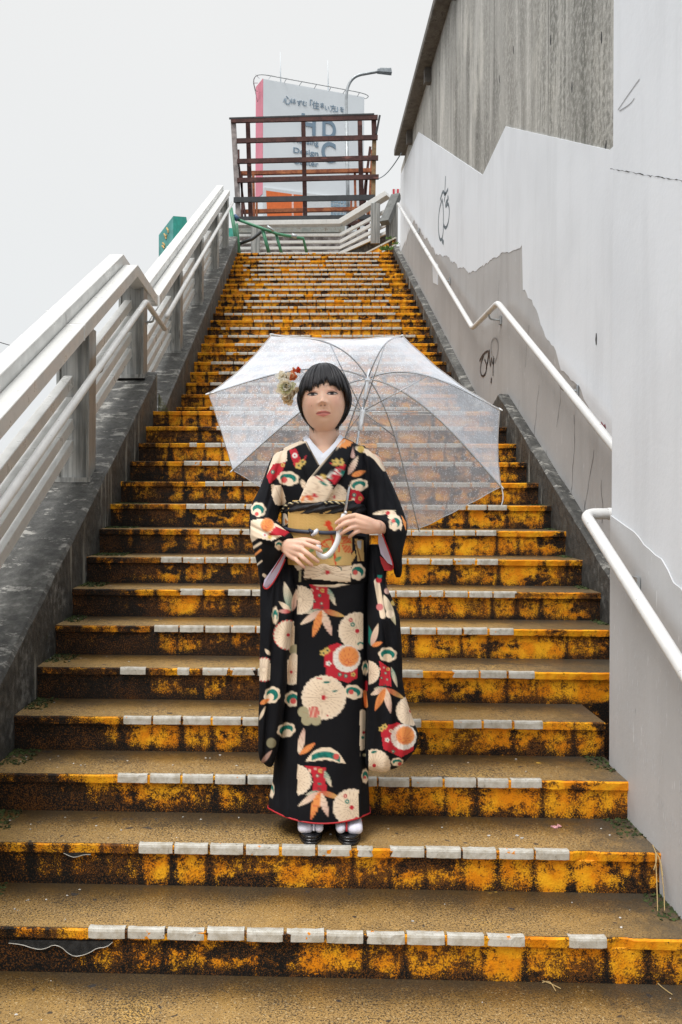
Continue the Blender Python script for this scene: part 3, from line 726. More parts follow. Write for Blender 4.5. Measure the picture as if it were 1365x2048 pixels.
# plates and clutter seen between the landing rail and the frame's foot
mb = MB(); a, b = PT(470, 452, 18.6), PT(690, 464, 18.6); mb.box(a[0], b[0], 18.6, 18.7, b[2], a[2])
tag(mb.build('fascia_beam', plain('grey_green_fascia', (.34, .36, .33), .7, var=.4, grime=(.14, .10, .07))), 'horizontal grey steel beam behind the level landing railing', 'beam')
mb = MB(); a, b = PT(470, 464, 19), PT(735, 520, 19); mb.box(a[0], b[0], 19.0, 19.1, b[2], a[2])
tag(mb.build('dark_hoarding', plain('dark_brown_boards', (.15, .12, .11), .8, var=.6, scale=5, grime=(.36, .35, .34))), 'dark cluttered boarding behind the landing railing bars', 'hoarding')

# ------------------------------------------------------------------ building with the sign
YB0, YB1 = 55.0, 57.7
ax_ = PT(527, 157, YB0); bx_ = PT(729, 195, YB1); ztop = (ax_[2]+bx_[2])/2
UX = Vector((bx_[0]-ax_[0], YB1-YB0, 0)); WL = UX.length; UX.normalize(); NX_ = Vector((UX.y, -UX.x, 0))
org = Vector((ax_[0], YB0, 0))
bd = empty('sign_building', (ax_[0], YB0, -.6), 'tall pale building with a pink edge and dark sign lettering, rising behind the rusty frame', 'building')
MPALE = plain('pale_blue_white_cladding', (.74, .79, .83), .7, var=.04, scale=.3, bump=.02)
MPINK = plain('pink_side_panel', (.74, .24, .32), .6, var=.10, scale=.4)
def local(u, v, d=0): p = org+UX*u+NX_*d; return (p.x, p.y, v)
def lbox(u0, u1, v0, v1, d0, d1):
    mb = MB(); vs = [local(u, v, d) for v in (v0, v1) for (u, d) in ((u0, d1), (u1, d1), (u1, d0), (u0, d0))]
    return mb.add(vs, [(0,3,2,1),(4,5,6,7),(0,1,5,4),(1,2,6,5),(2,3,7,6),(3,0,4,7)])
lbox(0, WL, -.6, ztop, -1.25, 0).build('facade', MPALE, bd)
zs_b = PT(530, 388, YB0)[2]
# pink side seen at a slant
lbox(-.03, -.002, zs_b, ztop+.02, -1.25, 0).build('pink_edge', MPINK, bd)
lbox(.05, WL*.98, PT(600, 436, 56)[2]-3, PT(600, 386, 56)[2], .02, .12).build('lower_fascia', plain('pale_lower_band', (.66, .69, .71), .7, var=.05), bd)
MTXT = plain('hazed_slate_lettering', (.20, .29, .38), .6, var=.05, bump=0)  # slate paled so the colour itself carries the distance haze
def text(s, u, v, size, mat, parent, name='lettering', ex=.02, off=.03, bold=0, wscale=1., spacing=1.):
    cu = bpy.data.curves.new(name, 'FONT'); cu.body = s; cu.size = size; cu.extrude = ex; cu.offset = bold; cu.space_character = spacing
    t = bpy.data.objects.new(name, cu); COL.objects.link(t); bpy.context.view_layer.update()
    me = bpy.data.meshes.new_from_object(t.evaluated_get(bpy.context.evaluated_depsgraph_get())); bpy.data.objects.remove(t); bpy.data.curves.remove(cu)
    for v_ in me.vertices:
        x, y, z = v_.co; v_.co = local(u+x*wscale, v+y, off+z)
    me.materials.clear(); return link_mesh(name, me, mat, parent)
def uv_of(px, py):
    """pixel to face coordinates (u, v)"""
    d = FW+RT*(px-CX)/FPX-UP*(py-CY)/FPX; nn = np.array([NX_.x, NX_.y, 0]); o_ = np.array([org.x, org.y, 0])-np.array([0, 0, EYE])
    s_ = (o_@nn)/(d@nn); p = np.array([0, 0, EYE])+d*s_; return float((p-np.array([org.x, org.y, 0]))@np.array([UX.x, UX.y, 0])), float(p[2])
u0, v0 = uv_of(566, 206); u1, _ = uv_of(688, 220)
for i, (ch, px, py, sz) in enumerate([('心', 566, 206, 19), ('は', 581.5, 205.5, 12), ('ず', 593, 210, 13), ('む', 604, 210.5, 12), ('「', 609, 213, 19), ('住', 624, 215.5, 17), ('ま', 639, 214, 12), ('い', 649, 219.5, 12), ('方', 659.5, 221.5, 15.5), ('」', 671, 222, 16), ('を', 679, 222.5, 12)]):
    uu, vv = uv_of(px, py); text(ch, uu, vv, sz*56/FPX*.98, MTXT, bd, 'sign_character', .01, .03)
for ch, px, py, h in (('H', 601, 266, 41), ('D', 643, 274, 37), ('C', 642, 321, 40)):
    uu, vv = uv_of(px, py); text(ch, uu, vv, h*56/FPX*1.38, MTXT, bd, 'sign_letter', .01, .03, .045, .86)
for s_, py in (('Housing', 284), ('Design', 305), ('Center', 326.5)):
    px = 587; uu, vv = uv_of(px, py); ue, _ = uv_of(637, py)
    t = text(s_, uu, vv, 15*56/FPX, MTXT, bd, 'sign_word', .01, .03, .004, 1.); 
    # fit the word to its width on the sign
    co = [org+UX*0]; us = [(Vector(v.co)-org).dot(UX) for v in t.data.vertices]; mn, mxx = min(us), max(us); k = (ue-uu)/(mxx-mn)
    for v in t.data.vertices:
        q = Vector(v.co)-org; uq = q.dot(UX); v.co = Vector(v.co)+UX*((uu+(uq-mn)*k)-uq)
# window strip low on the right
u0, v0 = uv_of(660, 398); u1, v1 = uv_of(692, 436)
mwin = plain('blue_window_glass', (.30, .42, .52), .2); 
for i in range(5):
    for j in range(4):
        ua = u0+(u1-u0)*(i+.1)/5; ub = u0+(u1-u0)*(i+.88)/5; va = v0+(v1-v0)*(j+.1)/4; vb = v0+(v1-v0)*(j+.85)/4
        lbox(ua, ub, vb, va, .121, .15).build('window', mwin, bd)
# looping guard rail round the roof edge
MPIP = plain('pale_pipe', (.55, .57, .58), .5); rl = MB()
lp = [(512, 182, 55.5), (507, 165, 55.2), (510, 152, 54.6), (524, 148, 54.2), (560, 155, 54.5), (620, 166, 55.4), (690, 179, 56.4), (726, 186, 57.2), (739, 192, 58.3), (733, 197, 59), (729, 197, 59)]
MB().tube(chaikin([PT(x, y, Y) for x, y, Y in lp], 2), .03, 6).build('roof_rail', MPIP, bd, smooth=True)
lp2 = [(512, 192, 55.5), (508, 178, 55.2), (507, 165, 55.2)]
for (x0, y0, x1, y1) in ((543, 150.5, 537, 160), (574, 156.5, 569, 165), (605, 162.5, 599, 171), (634, 168, 629, 177), (663, 173.5, 658, 182), (692, 179, 686, 187.5), (720, 184.5, 715, 193), (512, 149.5, 519, 157), (508, 166, 516, 166), (512, 182, 516, 182)):
    MB().tube([PT(x0, y0, 55), PT(x1, y1, 55.6)], .022, 5).build('rail_stay', MPIP, bd)
MB().tube([PT(507, 165, 55.2), PT(516, 206, 55.9)], .02, 5).build('rail_stay', MPIP, bd)
for (px, yb_, yt_) in ((562, 168, 104), (657, 182, 120)):
    an = MB().tube([PT(px, yb_, 57.5), PT(px-.5, (yb_+yt_)/2, 57.5), PT(px-1, yt_, 57.5)], .03, 6, rs=[.045, .03, .012]); an.build('antenna', MPALE, bd, smooth=True)
# orange board below the sign
ob = empty('orange_board', (-1.5, 50, 0), 'orange advertising board low behind the rusty frame, split by a pale strip', 'board')
P4 = [PT(532.5, 381, 50), PT(584, 388, 50.6), PT(584, 436, 50.6), PT(535, 436, 50)]
MOR = plain('orange_board_paint', (.80, .17, .035), .6, var=.08)
def quadbox(P4, name, mat, par, d=.2): 
    mb = MB(); vs = [tuple(p) for p in P4]+[(p[0], p[1]+d, p[2]) for p in P4]; mb.add(vs, [(0,1,2,3),(7,6,5,4),(0,4,5,1),(1,5,6,2),(2,6,7,3),(3,7,4,0)]); return mb.build(name, mat, par)
quadbox(P4, 'panel', MOR, ob); quadbox([PT(588, 388.5, 50.6), PT(606, 390, 50.9), PT(606, 436, 50.9), PT(588, 436, 50.6)], 'panel', MOR, ob)
quadbox([PT(584.2, 388, 50.6), PT(587.8, 388, 50.6), PT(587.8, 436, 50.6), PT(584.2, 436, 50.6)], 'strip', plain('pale_pink_strip', (.75, .5, .45), .6), ob)
for px in (540, 600):
    a = PT(px, 436, 50.8); MB().box(a[0]-.12, a[0]+.12, 50.85, 51.1, -.61, a[2]).build('support_post', MSTEEL, ob)
# street lamp
la = PT(697, 440, 30); lm = empty('street_lamp', (la[0], 30, zt-.2), 'tall grey street lamp with a curved arm reaching right above the rusty frame', 'street lamp')
pts = [PT(698, 500, 30), PT(697, 440, 30), PT(695.5, 330, 30), PT(693, 215, 30), PT(693, 185, 30), PT(700, 163, 30), PT(714, 150.5, 30), PT(740, 146, 30), PT(757, 143, 30)]
pts[0][2] = zt-.21
MB().tube(chaikin(pts, 2), .05, 12, rs=None).build('pole', MSTEEL, lm, smooth=True)
MB().tube([PT(697.5, 470, 30), PT(693.5, 235, 30)], .062, 12).build('pole_sleeve', MSTEEL, lm, smooth=True)
a, b = PT(755, 144, 30), PT(784, 142, 30)
hd = MB(); hd.add([(a[0], 29.9, a[2]-.02), (b[0], 29.88, b[2]-.10), (b[0], 30.12, b[2]-.10), (a[0], 30.1, a[2]-.02), (a[0], 29.9, a[2]+.07), (b[0]-.03, 29.88, b[2]+.06), (b[0]-.03, 30.12, b[2]+.06), (a[0], 30.1, a[2]+.07)], [(0,3,2,1),(4,5,6,7),(0,1,5,4),(1,2,6,5),(2,3,7,6),(3,0,4,7)])
hd.build('lamp_head', plain('lamp_grey', (.34, .38, .41), .4), lm, bevel=.008)
a = PT(767, 139, 30); MB().box(a[0]-.12, a[0]+.12, 29.92, 30.08, a[2]-.05, a[2]+.03).build('lamp_housing', MSTEEL, lm, bevel=.01)
# cable from the coping to the frame
P = [PX(803, 306, 1.33)]; q = PT(757, 357, 19.8); P = [P[0]*(1-t)+q*t-np.array([0, 0, .25*4*t*(1-t)*.3]) for t in np.linspace(0, 1, 12)]
tag(MB().tube(P, .009, 5).build('guy_wire', plain('wire_blue_grey', (.10, .14, .18), .5)), 'thin dark wire slanting from the wall coping down to the rusty frame', 'wire')
# far left sign and wire
gs = empty('green_road_sign', (-4.3, 30, 0), 'green box road sign with worn yellow marks showing above the left railing', 'road sign')
A, B, C_, D_ = PT(318, 470, 30.8), PT(347, 432, 30.0), PT(347, 540, 30.0), PT(318, 560, 30.8)
MG1 = plain('sign_green', (.02, .42, .33), .5, var=.15); MG2 = plain('sign_teal_face', (.10, .38, .35), .5, var=.3, scale=2)
E_, F_ = PT(373, 434, 30.6), PT(373, 560, 30.6)
mb = MB().add([A, B, C_, D_], [(0, 3, 2, 1)]); mb.build('face_panel', MG2, gs, recalc=False)
mb = MB().add([B, E_, F_, C_], [(0, 3, 2, 1)]); mb.build('side_panel', MG1, gs, recalc=False)
mb = MB().add([A, B, E_, (A[0]+1., A[1]+1.2, A[2]), D_, C_, F_, (A[0]+1., A[1]+1.2, D_[2])], [(0, 1, 2, 3), (4, 7, 6, 5), (3, 2, 6, 7), (0, 3, 7, 4)]); mb.build('casing', MG1, gs, recalc=False)
MYL = plain('faded_yellow', (.62, .42, .16), .6)
def onface(px, py): 
    t = (px-318)/29.; Y = 30.8-.8*t-.02; return PT(px, py, Y)
for (x0, y0, x1, y1) in ((329, 468, 333, 478), (334, 456, 337, 466), (333.5, 470, 331, 474), (326, 486, 330, 492), (325, 492, 329, 497)):
    MB().tube([onface(x0, y0), onface((x0+x1)/2+1.5, (y0+y1)/2), onface(x1, y1)], .035, 6).build('yellow_mark', MYL, gs)
a = PT(345, 540, 30.4); MB().tube([(a[0], 30.6, -.61), (a[0], 30.6, a[2]+.3)], .12, 10).build('sign_post', MSTEEL, gs)
P = [PT(-6, 683, 25), PT(8, 687, 25.4), PT(18, 690, 26)]
tag(MB().tube([PT(-900, 560, 18), PT(-400, 632, 21), PT(-60, 676, 24)]+P+[PT(60, 698, 28), PT(200, 725, 34)], .012, 5).build('overhead_wire', MDRK), 'short stretch of dark wire against the sky at the left edge', 'wire')
# ------------------------------------------------------------------ the person
YP = 3.04
person = empty('person', tuple(PT(650, 1690, YP))[:2]+(RZ,), 'woman in a black kimono patterned with large flowers, facing us and holding a clear umbrella', 'person')
def proj(P):
    P = np.asarray(P, float)-np.array([0, 0, EYE]); d = P@FW
    return CX+FPX*(P@RT)/d, CY-FPX*(P@UP)/d
CRM, DCR, BLK, RED, ORG, GRN, DGR, YEL, PNK, OLV, WHT = [np.array(c) for c in (
    (.84, .69, .52), (.42, .28, .18), (.0065, .007, .0095), (.50, .025, .04), (.80, .30, .09), (.015, .20, .16), (.008, .07, .06), (.62, .44, .13), (.66, .42, .36), (.42, .38, .24), (.80, .76, .70))]
class Paint:
    """prints motifs onto cloth: px, py are the cloth's pattern coordinates"""
    def __init__(s, px, py, base=BLK):
        s.x, s.y = px, py; s.c = np.tile(base, (len(px), 1)).astype(float)
        s.clip = np.ones(len(px), bool)
    def box(s, x0=-1e9, x1=1e9, y0=-1e9, y1=1e9): s.clip = (s.x >= x0) & (s.x <= x1) & (s.y >= y0) & (s.y <= y1); return s
    def put(s, a, col):
        a = (np.clip(a, 0, 1)*s.clip)[:, None]; s.c = s.c*(1-a)+np.asarray(col)*a
    def edge(s, d, w_=.7): return np.clip(.5-d/w_/2, 0, 1)
    def chrys(s, cx, cy, r, col=CRM, n=22, cxo=0, cyo=0, line=DCR, dot=RED, rim=None):
        dx, dy = s.x-cx, s.y-cy; rr = np.hypot(dx, dy); R_ = r*(1-.045*(1-np.abs(np.cos(np.arctan2(dy, dx)*n/2))))
        a = s.edge(rr-R_); s.put(a, col)
        ex, ey = s.x-cx-cxo, s.y-cy-cyo; th = np.arctan2(ey, ex); er = np.hypot(ex, ey)
        w_ = np.abs(np.sin(th*n/2))*er*2/n
        s.put(a*(er > r*.16)*np.clip(1-w_/.8, 0, 1)*.62, line)
        s.put(a*np.clip((rr/R_-.80)*4, 0, 1)*.25, WHT)
        if rim is not None: s.put(s.edge(np.abs(rr-r*.97)-1.3)*(np.sin(np.arctan2(dy, dx)*n) > -.2)*.9, rim)
        if dot is not None: s.put(s.edge(er-max(2., r*.12)), dot)
    def leaf(s, x0, y0, x1, y1, w_, col, vein=DCR, col2=None):
        L_ = math.hypot(x1-x0, y1-y0); ux, uy = (x1-x0)/L_, (y1-y0)/L_
        t = ((s.x-x0)*ux+(s.y-y0)*uy)/L_; q = -(s.x-x0)*uy+(s.y-y0)*ux
        tt = np.clip(t, 0, 1); hw = w_/2*np.sin(np.pi*tt**.85)**.85
        a = s.edge(np.abs(q)-hw)*(t > 0)*(t < 1)
        cc = np.asarray(col)[None, :]*np.ones((len(s.x), 1))
        if col2 is not None: cc = cc*(1-tt[:, None])+np.asarray(col2)*tt[:, None]
        A = (a*s.clip)[:, None]; s.c = s.c*(1-A)+cc*A
        for k in (-.45, 0, .45): s.put(a*np.clip(1-np.abs(q-hw*k)/.55, 0, 1)*.55, vein)
    def pine(s, cx, cy, rx, ry, ang=0, dot=None, arch=False):
        ca, sa = math.cos(ang), math.sin(ang); dx, dy = s.x-cx, s.y-cy; u = (dx*ca+dy*sa)/rx; v = (-dx*sa+dy*ca)/ry
        th = np.arctan2(v, u); r_ = np.hypot(u, v)*(1.06-.13*np.abs(np.sin(th*3.5)))
        if arch: v2 = v+.9*(1-u*u)-.45; r_ = np.maximum(np.abs(u)*1.0, 0)**3+np.abs(v2)*1.5*(1+.06*np.cos(u*16)); r_ = r_
        a = s.edge((r_-1)*min(rx, ry)); s.put(a, CRM)
        if arch: g_ = s.edge((np.abs(v2*2.5-.2)-.8)*ry*.4)*s.edge((np.abs(u)-.72)*rx)
        else: g_ = s.edge((np.hypot(u/.78, (v+.02)/.66)-1)*min(rx, ry))*(1-s.edge((np.hypot(u/.50, (v-.42)/.52)-1)*min(rx, ry)))
        s.put(a*g_, GRN); s.put(a*g_*(np.sin(s.x*1.6+s.y*.4) > .5)*.5, DGR)
        if dot: s.put(s.edge(np.hypot(s.x-dot[0], s.y-dot[1])-dot[2]), np.array((.62, .10, .09)))
    def poly(s, pts, col):
        inside = np.zeros(len(s.x), bool); n = len(pts)
        for i in range(n):
            x0, y0 = pts[i]; x1, y1 = pts[(i+1) % n]
            if y0 == y1: continue
            cnd = ((y0 > s.y) != (y1 > s.y)) & (s.x < (x1-x0)*(s.y-y0)/(y1-y0)+x0); inside ^= cnd
        s.put(inside.astype(float), col)
    def dot(s, cx, cy, r, col, core=None):
        s.put(s.edge(np.hypot(s.x-cx, s.y-cy)-r), col)
        if core is not None: s.put(s.edge(np.hypot(s.x-cx, s.y-cy)-r*.4), core)
    def plum(s, cx, cy, r, col=YEL, core=DGR):
        th = np.arctan2(s.y-cy, s.x-cx); s.put(s.edge(np.hypot(s.x-cx, s.y-cy)-r*(.85+.15*np.cos(th*5))), col); s.dot(cx, cy, r*.3, core)
    def line(s, pts, w_, col):
        for (x0, y0), (x1, y1) in zip(pts[:-1], pts[1:]):
            L2 = (x1-x0)**2+(y1-y0)**2; t = np.clip(((s.x-x0)*(x1-x0)+(s.y-y0)*(y1-y0))/max(L2, 1e-9), 0, 1)
            s.put(s.edge(np.hypot(s.x-x0-t*(x1-x0), s.y-y0-t*(y1-y0))-w_/2), col)
def redset(p, pts, ox=0, oy=0, sc_=1.):
    p.poly([(x+ox, y+oy) for x, y in pts], RED)
    cx = sum(x for x, _ in pts)/len(pts)+ox; cy = sum(y for _, y in pts)/len(pts)+oy
    for dx, dy, r, c, k in ((-12, -14, 3.4, CRM, RED), (4, -4, 3.2, GRN, CRM), (-6, 8, 3.0, DGR, CRM), (8, 12, 2.8, GRN, CRM), (10, -14, 4.2, YEL, RED), (0, -18, 2.4, PNK, RED)):
        p.dot(cx+dx*sc_, cy+dy*sc_, r*sc_, c, k)
def leafset(p, x, y, tips):
    cols = ((PNK, CRM, DCR), (ORG, ORG*.9, RED), (CRM, PNK, DCR), (RED, YEL, DCR), (GRN, CRM, DGR))
    for (tx, ty, w_, k) in tips: a, b, v = cols[k]; p.leaf(x, y, tx, ty, w_, a, v, b)
    for dx in (-3, 0, 3): p.line([(x+dx*.4, y-2), (x+dx, y-7)], 1.1, DGR)
def print_cloth(p):
    # --- front panel of the skirt
    p.box(595, 727, 1150, 1660)
    p.chrys(600, 1200, 29, dot=None); p.leaf(656, 1176, 672, 1212, 10, GRN, CRM, CRM)
    redset(p, [(619, 1168), (657, 1172), (659, 1226), (625, 1224), (629, 1200), (624, 1180)])
    p.pine(660, 1163, 40, 11)
    leafset(p, 644, 1220, [(611, 1226, 9, 4), (691, 1233, 11, 3), (600, 1250, 13, 0), (664, 1272, 15, 2), (626, 1275, 15, 1)])
    p.chrys(715, 1262, 38); p.dot(702, 1240, 4, RED, CRM); p.dot(706, 1249, 4.5, GRN, CRM); p.pine(722, 1288, 9, 6)
    redset(p, [(648, 1300), (662, 1290), (675, 1286), (700, 1296), (716, 1306), (715, 1356), (697, 1366), (652, 1353)])
    p.chrys(694, 1317, 28, WHT, 16, dot=None); p.chrys(698, 1313, 21, ORG, 14, -4, 12, RED, None)
    for q in ((647, 1306), (655, 1301)): p.plum(q[0], q[1], 7)
    p.plum(658, 1327, 5, WHT, GRN); p.plum(680, 1349, 4.5, GRN, CRM); p.plum(692, 1352, 4.5, GRN, CRM); p.plum(707, 1349, 5)
    p.chrys(648, 1395, 45, n=26); p.leaf(646, 1365, 662, 1364, 5, GRN, DGR); p.leaf(665, 1383, 677, 1381, 4, GRN, DGR); p.line([(634, 1356), (644, 1358)], 2.4, RED); p.dot(656, 1431, 4, CRM, RED)
    for q in ((607, 1424), (614, 1440), (632, 1440)): p.dot(q[0], q[1], 11, OLV); p.line([(619, 1428), q], .9, DCR)
    p.poly([(617, 1415), (634, 1412), (640, 1425), (634, 1436), (620, 1434)], np.array((.62, .16, .13)))
    for k in range(5): p.line([(618+k*4, 1415), (620+k*3.6, 1434)], .8, CRM)
    p.pine(707, 1384, 19, 14, .2, (703, 1384, 5))
    p.leaf(598, 1508, 609, 1455, 13, CRM, DCR, PNK); p.leaf(600, 1509, 632, 1485, 11, ORG, RED)
    p.pine(652, 1516, 40, 19, .05, (673, 1513, 6), True)
    p.chrys(593, 1560, 31, dot=None); redset(p, [(608, 1531), (654, 1535), (652, 1584), (625, 1584), (628, 1560), (620, 1540)])
    p.leaf(648, 1540, 664, 1575, 10, GRN, CRM, CRM)
    leafset(p, 640, 1583, [(611, 1590, 9, 4), (683, 1597, 11, 3), (596, 1613, 12, 0), (657, 1634, 14, 2), (622, 1640, 15, 1)])
    p.box(595, 718, 1150, 1660); p.chrys(704, 1615, 38); p.dot(691, 1592, 4, RED, CRM); p.dot(695, 1603, 4.5, GRN, CRM); p.dot(714, 1640, 6, RED)
    # --- right band of the skirt
    p.box(720, 737, 1300, 1660)
    p.pine(731, 1336, 6, 14); p.line([(733, 1364), (733, 1380)], 5, RED); p.line([(730, 1384), (733, 1412)], 7, ORG); p.line([(726, 1425), (724, 1495)], 12, CRM); p.dot(728, 1465, 3, RED); p.dot(726, 1475, 3, GRN); p.line([(719.5, 1440), (719.5, 1512)], 1.6, CRM); p.pine(731, 1552, 7, 14, 0, (730, 1555, 3)); p.dot(729, 1510, 3, OLV)
    # --- left panel and left hanging sleeve
    p.box(500, 594.5, 1150, 1560)
    p.leaf(584, 1222, 569, 1163, 17, GRN, CRM, CRM); p.leaf(585, 1222, 600, 1168, 13, PNK, DCR, CRM); p.leaf(582, 1222, 558, 1203, 10, CRM); p.leaf(582, 1223, 556, 1222, 9, RED, DCR, PNK)
    p.pine(551, 1231, 6, 17); p.box(500, 589, 1150, 1560); p.chrys(577, 1270, 30, rim=np.array((.62, .10, .09)))
    p.box(575, 594.5, 1150, 1560); p.dot(590, 1300, 11, OLV); p.dot(589, 1316, 10, CRM); p.chrys(583, 1344, 26)
    p.box(500, 541, 1150, 1560); p.chrys(528, 1339, 24, dot=None, rim=RED); p.leaf(541, 1310, 530, 1298, 7, CRM)
    p.box(500, 594.5, 1150, 1560); p.pine(545, 1390, 15, 17, .7); p.leaf(520, 1408, 540, 1398, 9, ORG, RED); p.pine(585, 1398, 15, 15, -.3, (587, 1402, 6)); p.pine(573, 1460, 18, 14, -.3); p.leaf(519, 1440, 532, 1412, 6, CRM)
    p.dot(543, 1486, 10, OLV*.6); p.leaf(522, 1528, 545, 1500, 9, PNK*.7); p.box(530, 560, 1540, 1640); p.pine(544, 1580, 5, 15)
    # --- right hanging sleeve
    p.box(737.5, 860, 1150, 1560)
    p.line([(754, 1163), (766, 1232)], 11, CRM); p.dot(758, 1160, 6, RED); p.dot(760, 1152, 5, GRN); p.dot(760, 1214, 7, np.array((.62, .2, .2))); p.leaf(768, 1190, 792, 1250, 15, CRM, OLV, OLV); p.dot(780, 1228, 8, CRM); p.dot(787, 1206, 5, YEL); p.dot(775, 1182, 6, PNK)
    p.leaf(743, 1292, 737, 1250, 12, GRN, DGR, GRN); p.leaf(743, 1292, 757, 1247, 12, PNK, DCR, CRM); p.leaf(744, 1292, 766, 1284, 9, ORG, RED)
    p.pine(776, 1309, 18, 14, .1); p.chrys(736, 1345, 24, dot=None)
    redset(p, [(758, 1321), (781, 1337), (783, 1373), (758, 1371), (762, 1345)], sc_=.8); p.leaf(783, 1335, 795, 1374, 9, GRN, CRM, CRM)
    leafset(p, 771, 1376, [(748, 1378, 8, 4), (811, 1398, 10, 3), (741, 1390, 11, 0), (782, 1427, 14, 2), (750, 1422, 14, 1)])
    p.chrys(822, 1422, 30); redset(p, [(762, 1462), (778, 1450), (795, 1445), (828, 1459), (828, 1501), (803, 1515), (767, 1498)]); p.chrys(808, 1474, 26, WHT, 16, dot=None); p.chrys(811, 1471, 19, ORG, 14, -4, 10, RED, None)
    for q in ((763, 1458), (770, 1453)): p.plum(q[0], q[1], 6)
    p.plum(775, 1480, 5, WHT, GRN); p.plum(787, 1503, 4, GRN, CRM); p.chrys(749, 1531, 33); p.leaf(742, 1505, 755, 1503, 5, GRN, DGR); p.pine(795, 1524, 12, 8, 0, (800, 1528, 4))
    # --- shoulders and chest
    p.box(480, 660, 860, 1010)
    p.poly([(549, 906), (575, 898), (574, 921), (563, 934), (534, 950)], CRM); p.poly([(547, 928), (572, 924), (566, 942), (555, 954), (540, 968), (533, 952)], RED); p.dot(566, 930, 4, YEL, RED); p.dot(546, 944, 4, GRN, CRM)
    p.pine(577, 957, 21, 14, .1, (569, 960, 6)); p.poly([(543, 969), (563, 971), (573, 1002), (561, 1026), (552, 1012), (544, 991)], CRM*.95); p.line([(552, 975), (566, 1010)], 1, DCR)
    p.poly([(579, 899), (592, 897), (603, 920), (602, 938), (590, 934), (583, 915)], RED); p.dot(590, 911, 5, WHT, RED); p.plum(598, 931, 8); p.plum(606, 924, 7); p.line([(612, 912), (609, 920)], 2.4, RED); p.leaf(603, 958, 613, 982, 10, CRM)
    p.line([(572, 898), (596, 886), (612, 880)], 9, CRM*.95)
    p.box(700, 850, 860, 1010); p.line([(716, 897), (735, 903), (752, 916), (769, 938)], 9, CRM*.9); p.dot(722, 898, 7, YEL*.9); p.dot(738, 906, 6, CRM); p.line([(700, 890), (706, 912)], 9, PNK)
    p.box(690, 850, 880, 1012); p.leaf(697, 949, 717, 912, 12, PNK, DCR, CRM); p.leaf(703, 952, 732, 942, 11, ORG, RED); p.pine(718, 970, 18, 12, -.15); p.poly([(697, 978), (717, 981), (730, 996), (717, 1011), (699, 1001)], RED); p.dot(709, 990, 4, GRN, CRM); p.dot(721, 997, 4, YEL, RED); p.dot(707, 999, 3, CRM)
    p.box(650, 700, 960, 1006); p.chrys(669, 994, 27, n=22)
    # --- left sleeve
    p.box(480, 600, 1000, 1185)
    p.pine(517, 1019, 15, 14, .3, (514, 1028, 4)); p.poly([(502, 1041), (522, 1037), (555, 1048), (577, 1064), (560, 1074), (544, 1082), (516, 1076), (500, 1088)], CRM); p.chrys(535, 1050, 14, ORG, 14, -6, 6, RED, None); p.poly([(552, 1053), (580, 1064), (570, 1072), (536, 1070)], RED); p.dot(530, 1070, 5, WHT, RED); p.dot(540, 1074, 4, YEL)
    p.line([(506, 1096), (522, 1086)], 5, CRM); p.line([(510, 1110), (522, 1100)], 4, ORG); p.line([(514, 1130), (524, 1122)], 3, CRM); p.pine(560, 1091, 10, 9, .6); p.box(480, 600, 1140, 1165); p.line([(528, 1150), (540, 1160)], 6, CRM)
    # --- right sleeve
    p.box(736, 850, 1012, 1150)
    p.leaf(745, 1028, 792, 1021, 8, CRM, OLV); p.poly([(780, 1020), (790, 1022), (806, 1050), (802, 1062), (790, 1040), (776, 1036)], CRM); p.pine(791, 1046, 12, 15, .3, (787, 1042, 4)); p.dot(776, 1026, 4, RED); p.poly([(803, 1030), (813, 1045), (813, 1062), (808, 1050)], ORG)
    p.box(); return p
def cloth_material(name, attr='print', rough=.72, tint=1.0):
    g = G(name); n = g.noise(900., 2.); n2 = g.noise(60., 4.)
    g.bump(g.add(n, g.mul(n2, .6)), .10, .001); c = g.attr(attr); g.b.inputs['Sheen Weight'].default_value = .0
    return g.fin(c, rough, 0., .16)
MCL = cloth_material('printed_silk')
def set_col(o, cols, name='print'):
    me = o.data; at = me.color_attributes.new(name, 'FLOAT_COLOR', 'POINT'); arr = np.ones((len(me.vertices), 4), np.float32); arr[:, :3] = cols; at.data.foreach_set('color', arr.ravel())
def coords(o):
    a = np.zeros(len(o.data.vertices)*3); o.data.vertices.foreach_get('co', a); return a.reshape(-1, 3)
